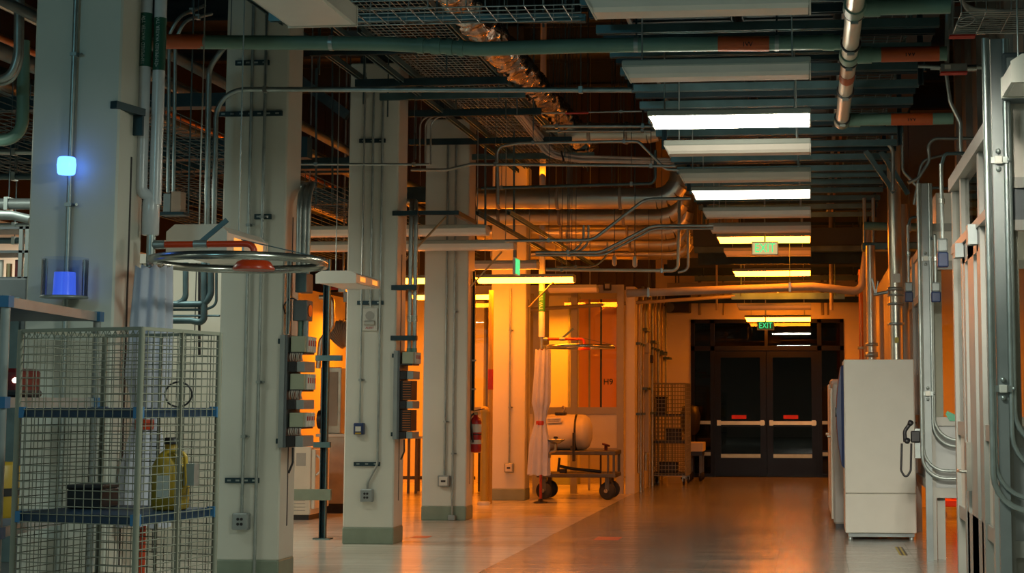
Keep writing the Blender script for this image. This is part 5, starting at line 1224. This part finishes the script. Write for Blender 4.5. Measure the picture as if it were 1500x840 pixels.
t = thing('switch_box', 'small dark switch box on the risers of the left wall', 'box', (-2.62, 26.9, 2.05)); part(MB().bbox((-2.72, 26.85, 2.05), (-2.58, 27.0, 2.18), .01), 'body', 'black', t); part(MB().box((-2.58, 26.9, 2.09), (-2.575, 26.95, 2.14)), 'button', 'dark_red', t)
t = thing('cable_tray_end', 'pale trunking box on the left corridor wall', 'trunking', (-2.66, 26.2, 1.5)); part(MB().bbox((-2.72, 26.42, .6), (-2.6, 26.60, 2.2), .008), 'body', 'frame_beige', t); part(MB().bbox((-2.72, 26.40, 2.2), (-2.59, 26.62, 2.36), .008), 'top_box', 'frame_beige', t)
solo(MB().bbox(P(885, 413, 25.1), P(895, 425, 25.25), .01), 'wall_gauge', 'black', 'small black gauge over the glass room corner', 'gauge') if False else None
t = thing('wall_gauge', 'small black-framed gauge above the glass room window', 'gauge', P(890, 426, 25.2)); q = P(890, 426, 25.24); part(MB().bbox(q+Vector((-.06, -.05, 0)), q+Vector((.06, 0, .13)), .01), 'frame', 'black', t); part(MB().bbox(q+Vector((-.035, -.055, .03)), q+Vector((.035, -.045, .10)), .005), 'dial', 'frame_beige', t)

# ================================================================== FAR CAGE CART AND DOLLY
yc = 28.0; zc = ZZ(562, yc, 975)
xa, xb = XX(950, yc, 640), XX(1004, yc, 640)
cage('cage_cart', Vector((xa, yc, 0)), Vector((xb, yc, 0)), Vector((xa+.04, yc+.8, 0)), Vector((xb+.02, yc+.8, 0)), zc, .16, 'brown wire cage cart standing before the black doors', [1.2, .75, .2], nw=11, nd=11, dz=.07, r=.005, contents_m='cage_brown' if 'cage_brown' in MATS else 'cage_wire', shelf_m='black')
for k, (u, z, w_, h_, lb) in enumerate(((.3, 1.2, .16, .3, 'dark box on the top shelf of the far cage cart'), (.65, .75, .25, .2, 'dark box on the middle shelf of the far cage cart'), (.5, .2, .3, .18, 'dark box on the lowest shelf of the far cage cart'))):
    q = Vector((xa+(xb-xa)*u, yc+.4, z)); t = thing('parts_bin', lb, 'box', q); part(MB().bbox(q-Vector((w_/2, .15, 0)), q+Vector((w_/2, .15, h_)), .01), 'body', 'black', t); part(MB().bbox(q+Vector((-w_/2-.01, -.16, h_-.03)), q+Vector((w_/2+.01, .16, h_)), .008), 'rim', 'black', t)
yd = 29.3
t = thing('push_dolly', 'low platform dolly with a pale box beside the far cage cart', 'dolly', P(1020, 700, yd))
xa2, xb2 = XX(1004, yd, 660), XX(1030, yd, 660)
part(MB().bbox((xa2, yd, ZZ(662, yd, 1015)), (xb2, yd+.7, ZZ(649, yd, 1015)), .01), 'deck', 'tank', t); part(MB().box((xa2+.02, yd+.03, ZZ(668, yd, 1015)), (xb2-.02, yd+.67, ZZ(662, yd, 1015))), 'frame', 'black', t)
for x in (xa2+.07, xb2-.05):
    for y in (yd+.1, yd+.6):
        wv_ = part(MB().lathe([(.02, -.02), (.075, -.02), (.08, 0), (.075, .02), (.02, .02)], (x, y, .08), (1, .3, 0), 16), 'caster', 'rubber', t); part(MB().box((x-.025, y-.03, .09), (x+.025, y+.03, ZZ(668, yd, 1015))), 'fork', 'cart_steel', wv_)
t = thing('black_bag', 'black bag on a stand left of the black doors', 'bag', P(1010, 600, yd+.9)); q = Vector((XX(1010, yd+1, 600), yd+1.2, 0)); part(MB().lathe([(.10, .8), (.17, .9), (.19, 1.15), (.15, 1.32), (.05, 1.36), (0, 1.36)], q, seg=16), 'bag', 'black', t); part(MB().cyl(q, q+UX*.85, .02), 'pole', 'black', t); part(MB().lathe([(.18, 0), (.18, .02), (.02, .03)], q, seg=16), 'foot', 'black', t)

# ================================================================== EXIT SIGNS
def exit_sign(px0, px1, py0, py1, Y, label, face, letters, ztop):
    a, b = P(px0, py1, Y), P(px1, py0, Y)
    t = thing('exit_sign', label, 'sign', ((a.x+b.x)/2, Y, a.z))
    part(MB().bbox((a.x, Y, a.z), (b.x, Y+.06, b.z), .006), 'sign_body', 'fixture_white', t)
    part(MB().box((a.x+.012, Y-.004, a.z+.012), (b.x-.012, Y, b.z-.012)), 'sign_face', face, t)
    text_part('EXIT', 'lettering', letters, t, ((a.x+b.x)/2, Y-.006, (a.z+b.z)/2+.0), (b.z-a.z)*.95, (1, 0, 0), (0, 0, 1), sx=(b.x-a.x)/(b.z-a.z)*.40)
    part(MB().cyl(((a.x+b.x)/2, Y+.03, b.z), ((a.x+b.x)/2, Y+.03, ztop), .01, 8), 'stem', 'galv', t)
exit_sign(1101, 1140, 354, 374, 20.6, 'pale lit exit sign with green letters under the nearer amber fixture', 'exit_pale', 'exit_green', 4.13)
exit_sign(1109, 1134, 471, 484, 28.0, 'dim green exit sign above the black doors', 'exit_dim', 'exit_green', 4.55)
part_ = None

# ================================================================== CLUTTER OVER THE DOORS
for k, (y, py, xa_, xb_, hh, m) in enumerate(((30.6, 440, -2.6, 1.0, .10, 'strut_dark'), (29.9, 420, -2.6, 1.0, .14, 'duct_insul'), (29.2, 395, -2.6, 1.0, .2, 'strut_dark'), (28.5, 408, -2.0, .9, .08, 'galv_dark'), (27.6, 385, -2.4, 1.0, .16, 'deck'), (26.4, 433, -1.25, .55, .06, 'strut'), (26.2, 437, -1.25, .55, .05, 'strut'), (25.0, 378, -1.7, .9, .2, 'strut_dark'), (24.2, 365, -1.7, .9, .1, 'galv_dark'), (23.95, 348, -1.7, .9, .25, 'deck'))):
    z = ZZ(py, y, 1100); t = thing('overhead_beam', '%s overhead service beam before the doors, from the back' % ORD[k], 'beam', ((xa_+xb_)/2, y, z), 'overhead beams before the doors')
    part(MB().channel((xa_, y, z), (xb_, y, z), .14, hh), 'channel', m, t)
    for xx in (xa_+.15, xb_-.15): part(MB().tube([(xx, y, z), (xx, y, CEIL if xx < -1.24 or 23.65 < y < 24.3 else 4.5 if y > 24.3 else 4.59)], .012, seg=6), 'hanger_rod', 'galv_dark', t)
t = thing('door_header_box', 'dark machinery box on the wall above the black doors', 'box', P(990, 455, 30.8)); part(MB().bbox((XX(975, 30.9, 440), 30.75, ZZ(458, 30.9, 990)), (XX(1011, 30.9, 440), BACK, ZZ(428, 30.9, 990)), .02), 'body', 'black', t); part(MB().cyl(P(980, 450, 30.7), P(980, 450, 30.76), .1, 16), 'motor', 'panel_grey', t)
for k, (pxa, y, r) in enumerate(((1025, 30.9, .03), (1060, 30.9, .02), (1205, 30.8, .03), (1213, 30.8, .02), (1050, 27.2, .02), (1218, 26.0, .03))):
    q = P(pxa, 462 if k < 4 else 455, y); solo(MB().cyl(q, (q.x, q.y, CEIL if q.x < -1.3 else 4.55), r, 8), 'drop_pipe', 'duct_insul', '%s vertical pipe dropping before the wall over the doors' % ORD[k], 'pipe', 'drop pipes over the doors')
t = thing('air_duct', 'big dark air duct in the plenum above the doors', 'duct', (-.8, 27, 4.6))
for k in range(3): part(MB().box((-1.2, 24.4+k*2.2, 4.55), (1.0, 24.4+k*2.2+2.15, 5.4)), 'duct_section', 'deck', t)
for k in range(4): part(MB().box((-1.24, 24.36+k*2.2, 4.5), (1.04, 24.41+k*2.2, 5.44)), 'duct_flange', 'strut_dark', t)

# ================================================================== WHITE CABINET ROW ON THE RIGHT
yc1 = 17.1; xa, xb = XX(1237, yc1, 650), XX(1341, yc1, 650); zc1 = ZZ(527, yc1, 1290)
t = thing('white_cabinet', 'large plain white cabinet with a seam near its foot', 'cabinet', ((xa+xb)/2, yc1+.4, 0))
zs = ZZ(724, yc1, 1290)
part(MB().bbox((xa, yc1, zs+.003), (xb, yc1+.75, zc1), .012), 'upper_body', 'cabinet_white', t); part(MB().bbox((xa, yc1, .07), (xb, yc1+.75, zs), .008), 'lower_body', 'cabinet_white', t)
part(MB().box((xa+.03, yc1+.04, .03), (xb-.02, yc1+.7, .07)), 'plinth', 'box_grey', t)
for x in (xa+.05, xb-.05): part(MB().lathe([(.025, 0), (.025, .03), (.012, .035), (.012, .07)], (x, yc1+.06, 0), seg=12), 'foot', 'galv', t)
bl = MB(); poly = []
for k in range(13):
    u = k/12; poly.append((xa-.075*math.sin(PI*(.12+.76*u)), yc1+.08, .75+(zc1-.82)*u))
bl.prism([(xa, yc1+.06, .72)]+poly+[(xa, yc1+.06, zc1-.05)], (0, .6, 0)); part(bl, 'bulged_door', 'cabinet_blue', t)
part(MB().cyl((xa-.09, yc1+.2, 1.3), (xa-.06, yc1+.2, 1.3), .05, 12), 'porthole', 'panel_grey', t)
for k, (y, h_, lb) in enumerate(((18.6, 1.62, 'beige slim cabinet just behind the white cabinet'), (20.0, 1.68, 'beige slim cabinet, second behind the white cabinet'))):
    t = thing('slim_cabinet', lb, 'cabinet', (.5, y+.5, 0), 'slim cabinets behind the white cabinet')
    xq = XX(1220-(3 if k else 0), y, 620); part(MB().bbox((xq, y, .05), (.62, y+1.1, h_), .02), 'body', 'frame_beige', t); part(MB().bbox((xq-.025, y+.05, .1), (xq, y+1.05, h_-.06), .01), 'door', 'appliance', t); part(MB().cyl((xq-.06, y+.12, 1.02), (xq-.02, y+.12, 1.02), .018, 8), 'knob', 'steel', t); part(MB().box((xq+.02, y+.03, 0), (.60, y+1.05, .05)), 'plinth', 'black', t)
# wall phone on the post
yp_ = 15.0-.05
t = thing('wall_phone', 'black wall phone with hanging cord on the partition post', 'phone', P(1332, 648, yp_))
q = P(1336, 648, yp_)
part(MB().bbox(q+Vector((-.01, 0, -.005)), q+Vector((.075, .04, .10)), .01), 'cradle', 'black', t)
part(MB().tube([P(1326, 648, yp_), P(1325, 632, yp_), P(1334, 620, yp_)], .018, .06), 'handset', 'black', t); part(MB().lathe([(.0, 0), (.026, .004), (.028, .03), (0, .034)], P(1328, 648, yp_), (.2, -.6, .6), 12), 'mouthpiece', 'black', t); part(MB().lathe([(.0, 0), (.024, .004), (.026, .03), (0, .034)], P(1333, 622, yp_), (.2, -.6, .6), 12), 'earpiece', 'black', t)
cd = MB(); pts = [P(1321, 650, yp_), P(1320, 690, yp_), P(1327, 702, yp_), P(1334, 690, yp_), P(1335, 650, yp_)]; cd.tube(pts, .010, .045); part(cd, 'cord', 'black', t)
solo(MB().bbox(P(1340, 672, yp_+.02), P(1346, 628, yp_+.05)+Vector((.02, .03, 0)), .004), 'phone_bracket', 'galv', 'grey bracket plate holding the wall phone', 'bracket')

# ================================================================== UPRIGHT PIPES AND CONDUITS RIGHT OF THE CORRIDOR
def riser(px, py0, py1, Y, r, label, m, bands=(), extra=None):
    x = XX(px, Y, 450); z0, z1 = (0 if py1 > 500 else ZZ(py1, Y, px)), ZZ(py0, Y, px)
    t = thing('riser_pipe', label, 'pipe', (x, Y, z0))
    part(MB().cyl((x, Y, z0), (x, Y, z1), r, 18), 'pipe', m, t)
    for p_, h_ in bands: part(MB().lathe([(r, -h_), (r+.02, -h_), (r+.02, h_), (r, h_)], (x, Y, ZZ(p_, Y, px)), (0, 0, 1), 18), 'clamp_band', 'galv', t)
    return t, x
t, x = riser(1312, 150, 532, 18.4, .075, 'thick steel riser pipe with clamps standing behind the white cabinet', 'pipe_steel', ((424, .02), (433, .012), (446, .012), (475, .015)))
part(MB().box((x-.03, 18.31, ZZ(415, 18.4, 1312)), (x+.05, 18.325, ZZ(402, 18.4, 1312))), 'tag', 'plate_white', t); part(MB().box((x-.02, 18.31, ZZ(503, 18.4, 1312)), (x+.025, 18.325, ZZ(495, 18.4, 1312))), 'yellow_tag', 'tape_yellow', t)
part(MB().tube([(x-.08, 18.4, ZZ(428, 18.4, 1300)), (x-.24, 18.4, ZZ(432, 18.4, 1300))], .02), 'valve_body', 'galv', t); part(MB().bar((x-.22, 18.4, ZZ(432, 18.4, 1300)), (x-.26, 18.4, ZZ(408, 18.4, 1300)), .02, .03), 'lever', 'galv', t); part(MB().bar((x-.22, 18.4, ZZ(432, 18.4, 1300)), (x-.19, 18.4, ZZ(412, 18.4, 1300)), .012, .02), 'lever', 'galv', t)
riser(1276, 360, 530, 20.4, .06, 'orange-lit riser pipe left of the thick steel riser', 'duct', ((520, .03), (505, .02)))
riser(1261, 395, 530, 22.0, .03, 'thin orange riser beside the slim cabinets', 'copper', ((510, .02),))
riser(1291, 430, 530, 20.8, .03, 'thin dark riser behind the steel riser', 'duct_insul', ())
riser(1268, 415, 530, 23.5, .035, 'faint brown riser near the right wall', 'duct_insul', ())
t, x = riser(1325, 300, 527, 18.9, .05, 'brown riser pipe right of the thick steel riser', 'duct_insul', ())
for k, (a, Y_) in enumerate(((1270, 20.6), (1283, 20.6))):
    riser(a-2, 290, 362, Y_, .022, '%s of the two drops into the small orange platform' % ('left' if k == 0 else 'right'), 'galv', ())
solo(MB().bbox(P(1263, 366, 20.4), P(1342, 358, 20.7), .01), 'pipe_bracket', 'strut', 'level bracket platform joining the steel riser', 'bracket')
# steel diagonal braces
for k, (p, q_) in enumerate((((1268, 222, 17.2), (1310, 282, 17.2)), ((1290, 222, 17.6), (1330, 285, 17.6)))):
    solo(MB().channel(P(*p), P(*q_), .06, .05), 'diagonal_strut', 'strut', '%s diagonal strut above the steel riser' % ('left' if k == 0 else 'right'), 'strut')
def rconduit(pts, r, label, m='galv', R=.12):
    Q = [P(*p) for p in pts]; mb = MB().tube(Q, r, R)
    t = thing('right_conduit', label, 'conduit', mb.base(), 'conduits of the right wall')
    part(mb, 'tube', m, t); return t
rconduit([(1190, 208, 16.8), (1308, 208, 16.8), (1308, 280, 16.8)], .022, 'conduit crossing right then dropping onto the junction tee')
rconduit([(1322, 190, 16.6), (1322, 250, 16.6), (1345, 275, 16.6), (1385, 276, 16.6), (1434, 276, 16.6)], .016, 'conduit curving from the struts to the partition top')
rconduit([(1339, 300, 15.8), (1350, 235, 15.8), (1380, 228, 15.8)], .014, 'thin conduit arching beside the upper partition')
rconduit([(1450, 203, 15.6), (1358, 203, 15.6), (1362, 235, 15.6), (1345, 262, 15.6), (1330, 268, 15.6)], .016, 'conduit curling under the third green branch')
rconduit([(1363, 100, 13.6), (1385, 100, 13.6), (1392, 150, 13.6), (1407, 180, 13.6), (1407, 236, 13.6), (1490, 238, 13.6)], .016, 'wavy conduit descending the ribbed upper wall')
rconduit([(1345, 97, 12.2), (1379, 98, 12.2)], .014, 'short conduit into the lower junction box')
rconduit([(1388, -30, 12.2), (1387, 92, 12.2)], .018, 'upright conduit dropping into the lower red-edged junction box')
rconduit([(1396, -30, 11.6), (1394, 40, 11.6)], .016, 'upright conduit dropping into the upper red-edged junction box')
rconduit([(1416, 98, 12.2), (1500, 98, 12.2), (1560, 98, 12.2)], .018, 'level conduit right of the lower junction box')
rconduit([(1430, 46, 11.6), (1560, 47, 11.6)], .018, 'level conduit right of the upper junction box')
rconduit([(1460, 60, 9.15), (1456, 640, 9.15)], .0, 'x') if False else None
for k, (pa, pb, ya_, yb_, Y_) in enumerate(((1391, 1429, 38, 51, 11.6), (1378, 1417, 92, 105, 12.2))):
    t = thing('junction_box', '%s galvanised junction box with red lower edge at upper right' % ('upper' if k == 0 else 'lower'), 'box', P((pa+pb)/2, yb_, Y_))
    a, b = P(pa, yb_, Y_-.04), P(pb, ya_, Y_-.04); part(MB().bbox(a, (b.x, Y_+.05, b.z), .006), 'body', 'galv', t); part(MB().box((a.x, Y_-.045, a.z-.012), (b.x, Y_+.05, a.z)), 'red_edge', 'label_red', t); part(MB().box((a.x+.03, Y_-.045, a.z+.02), (a.x+.075, Y_-.04, b.z-.012)), 'plate', 'plate_white', t)
    part(MB().cyl((b.x, Y_, (a.z+b.z)/2), (b.x+.07, Y_, (a.z+b.z)/2), .026, 12), 'connector', 'ring_steel', t)
basket(XX(1402, 10.6, 20), XX(1560, 10.6, 20), 10.3, 10.9, ZZ(28, 10.5, 1450), .22, 'wire cable basket with loops at the top right corner', m='galv', px=.155, py=.06, along='X')
t = thing('cable_bundle', 'pale cables lying in the upper right wire basket', 'cables', P(1450, 18, 10.6))
for k in range(5): part(MB().tube([P(1396+k*2, -20, 10.5), P(1415, 12+k*2, 10.55), P(1470, 16+k*2, 10.6+.03*k), P(1560, 10+k*2, 10.6+.03*k)], .012, .2, seg=6), 'cable', 'cable_white', t)
loop = [P(1415+22*math.cos(a)*.6, 31+6*math.sin(a)-.3*(22*math.cos(a)*.6), 10.32) for a in [2*PI*k/18 for k in range(19)]]
solo(MB().sweep(loop, .006, 6), 'cable_loop', 'cable_white', 'single pale cable loop hanging under the upper right basket', 'cable')
# big grey box and lamp edge at the right margin
t = thing('wall_cabinet', 'grey-blue wall box high at the right edge', 'box', P(1480, 145, 9.2))
a, b = P(1470, 145, 9.12), P(1560, 75, 9.12); part(MB().bbox(a, (b.x, 9.28, b.z), .01), 'body', 'panel_grey', t); part(MB().bbox((a.x+.02, 9.1, a.z+.03), (b.x, 9.12, b.z-.03), .005), 'door', 'box_grey', t)
fixture_y(1489, 1560, 8.3, 8.75, ZZ(118, 8.3, 1490), 'off-white fixture corner at the right edge of the picture', h=.13, slot=False)
# strut with twin conduits on each bay wall, conduits turning right
def strut_stack(pxc, Y, ytop, bends, brk, label, w_=.06):
    x = XX(pxc, Y, 500); zt_ = ZZ(ytop, Y, pxc)
    t = thing('strut_post', label[0], 'strut', (x, Y, .0))
    part(MB().channel((x, Y-.03, .0), (x, Y-.03, zt_), w_, .05, up=(0, -1, 0), open_dir=-1), 'channel', 'strut_grey', t)
    for py in brk:
        z = ZZ(py, Y, pxc); part(MB().box((x-w_*.85, Y-.075, z-.018), (x+w_*.85, Y-.055, z+.018)), 'clamp_plate', 'galv', t)
        part(MB().bbox((x-.022, Y-.085, z-.022), (x+.022, Y-.07, z+.022), .004), 'clamp_cover', 'plate_white', t)
        for dz in (-.05, .05): part(MB().lathe([(.014, 0), (.014, .02), (0, .022)], (x, Y-.055, z+dz), (0, -1, 0), 10), 'bolt', 'galv', t)
        for dx in (-w_*.95, w_*.95): part(MB().lathe([(.012, 0), (.012, .03), (0, .032)], (x+dx, Y-.05, z), (0, -1, 0), 10), 'bolt', 'galv', t)
    for k, (dx, py, r) in enumerate(bends):
        xx = x+dx; zz = ZZ(py, Y, pxc)
        rr_ = thing('right_conduit', '%s %s' % (ORD[k], label[1]), 'conduit', (xx, Y-.05, zz), 'conduits of the right wall')
        part(MB().tube([(xx, Y-.04-.012*k, zt_), (xx, Y-.04-.012*k, zz), (3.4, Y-.04-.012*k, zz)], r, .20 if k < 4 else .15), 'tube', 'galv', rr_)
strut_stack(1357, 14.95, 270, ((.055, 645, .016), (.042, 654, .014), (-.045, 690, .014), (-.058, 701, .016)), (380, 577), ('upright strut on the far partition with two white clamps', 'conduit on the far partition, turning right above the floor'))
strut_stack(1466, 9.24, 60, ((.060, 655, .017), (.045, 690, .014), (-.050, 730, .014), (-.064, 748, .017)), (237, 570), ('upright strut on the near partition with two white clamps', 'conduit on the near partition, turning right beside the glazed door'))
solo(MB().bbox((XD-.12, 9.8, ZZ(668, 10, 1440)), (XD-.03, 10.0, ZZ(650, 10, 1440)), .006), 'conduit_elbow_box', 'box_grey', 'grey elbow box on the near strut beside the door lever', 'box') if False else None
# pendants: clear-topped dark blue sensors on rods
def pendant(px, py0, py1, Y, ytop, label):
    x = XX(px, Y, py0); z0, z1 = ZZ(py1, Y, px), ZZ(py0, Y, px); zm = z0+(z1-z0)*.52
    t = thing('pendant_sensor', label, 'sensor', (x, Y, z0), 'blue and grey pendant sensors')
    part(MB().bbox((x-.042, Y-.042, z0), (x+.042, Y+.042, zm), .01), 'blue_base', 'box_navy', t); part(MB().bbox((x-.040, Y-.040, zm), (x+.040, Y+.040, z1), .012), 'grey_top', 'box_grey', t)
    zt_ = ZZ(ytop, Y, px); part(MB().cyl((x, Y, z1), (x, Y, zt_), .016, 10), 'rod', 'galv', t); part(MB().cyl((x, Y, (z1+zt_)/2-.02), (x, Y, (z1+zt_)/2+.02), .024, 10), 'coupling', 'ring_steel', t)
    part(MB().tube([(x, Y, zt_-.02), (x+.03, Y, zt_+.08), (1.70, Y, zt_+.08)] if Y != 14.6 else [(x, Y, zt_-.02), (x, Y, zt_), (x, 14.98, zt_)], .014, .04), 'arm', 'galv_dark', t)
pendant(1380.5, 350, 392, 12.9, 240, 'blue and grey pendant sensor hanging nearest, before the partition')
pendant(1331, 414, 443, 16.8, 330, 'blue and grey pendant sensor beside the steel riser')
pendant(1370.5, 414, 443, 14.6, 345, 'blue and grey pendant sensor before the amber window')
# green paper in the amber window, red trolley, tapes
q = P(1391, 617, 14.97); solo(MB().prism([q, q+Vector((.055, 0, 0)), q+Vector((.06, 0, .05)), q+Vector((-.02, 0, .09)), q+Vector((-.035, 0, .06))], (0, .003, 0)), 'paper_note', 'green_paper', 'green paper slip stuck low on the amber window', 'paper')
yt = 20.0; q = P(1388, 760, yt); 
t = thing('red_trolley', 'orange-red trolley foot with a pale wheel under the partition', 'trolley', (q.x, yt, 0))
xr0 = XX(1374, yt, 740); part(MB().bbox((xr0, yt, ZZ(743, yt, 1388)), (xr0+1.0, yt+.6, ZZ(733, yt, 1388)), .01), 'frame', 'orange_cart', t); part(MB().cyl((xr0+.03, yt+.05, .15), (xr0+.03, yt+.05, .7), .03), 'post', 'orange_cart', t); part(MB().box((xr0+.2, yt+.1, .25), (xr0+.9, yt+.5, .8)), 'bin', 'orange_cart', t)
for x in (xr0+.06, xr0+.9): part(MB().lathe([(.0, -.02), (.05, -.02), (.06, 0), (.05, .02), (0, .02)], (x, yt+.05, .06), (.6, -1, 0), 16), 'wheel', 'tank', t)
for k, (a, b, c_, d_, m, lb) in enumerate(((1318, 1330, 796, 808, 'tape_yellow', 'yellow and black tape mark on the floor before the white cabinet'), (1375, 1388, 800, 812, 'tape_red', 'red and white tape mark on the floor under the partition'), (868, 905, 785, 790, 'tape_red', 'red tape strip on the floor before the tank cart'), (600, 625, 786, 789, 'tape_red', 'short red tape line beside the fourth column'))):
    ya_, yb_ = 1.4*F_PX/(d_-590), 1.4*F_PX/(c_-590); x0_, x1_ = XX(a, ya_, d_), XX(b, ya_, d_)
    t = thing('floor_tape', lb, 'tape', ((x0_+x1_)/2, (ya_+yb_)/2, 0)); n_ = 4
    for j in range(n_): part(MB().box((x0_+(x1_-x0_)*j/n_, ya_, .0), (x0_+(x1_-x0_)*(j+1)/n_, yb_, .0012)), 'stripe', m if j % 2 == 0 else ('black' if m == 'tape_yellow' else 'plate_white' if k == 1 else m), t)
# dark equipment rack behind the aluminium shelf rack
yz = 12.0
t = thing('equipment_rack', 'dark blue-grey equipment cabinet behind the left shelf rack', 'cabinet', (-6.0, yz+.4, 0))
part(MB().bbox((-6.9, yz, .05), (XX(36, yz, 600)-.02, yz+.8, ZZ(408, yz, 20)), .01), 'body', 'panel_grey', t); part(MB().box((-6.88, yz+.02, 0), (XX(36, yz, 600)-.05, yz+.75, .05)), 'plinth', 'black', t)
for k in range(3): part(MB().bbox((-6.2, yz-.02, .2+.7*k), (XX(36, yz, 600)-.06, yz, .8+.7*k), .006), 'door_panel', 'galv_dark', t)
t = thing('instrument_shelf', 'open frame of small instruments above the dark cabinet at left', 'instrument', (-5.9, yz+.2, ZZ(408, yz, 20)))
zz0 = ZZ(408, yz, 20); zz1 = ZZ(330, yz, 20); xq = XX(36, yz, 370)-.02
for x in (-6.6, -6.1, xq-.03): part(MB().box((x, yz+.1, zz0), (x+.03, yz+.13, zz1)), 'post', 'alu', t)
for z in (zz0+.0, (zz0+zz1)/2, zz1-.02): part(MB().box((-6.6, yz+.1, z), (xq, yz+.5, z+.02)), 'shelf', 'panel_grey', t)
for k in range(5): part(MB().cyl((xq-.06-.07*k, yz+.2, zz0+.02), (xq-.06-.07*k, yz+.2, zz0+.13+.03*(k % 2)), .022, 10), 'canister', ['tank', 'dark_red', 'brass', 'plate_white', 'copper'][k], t)
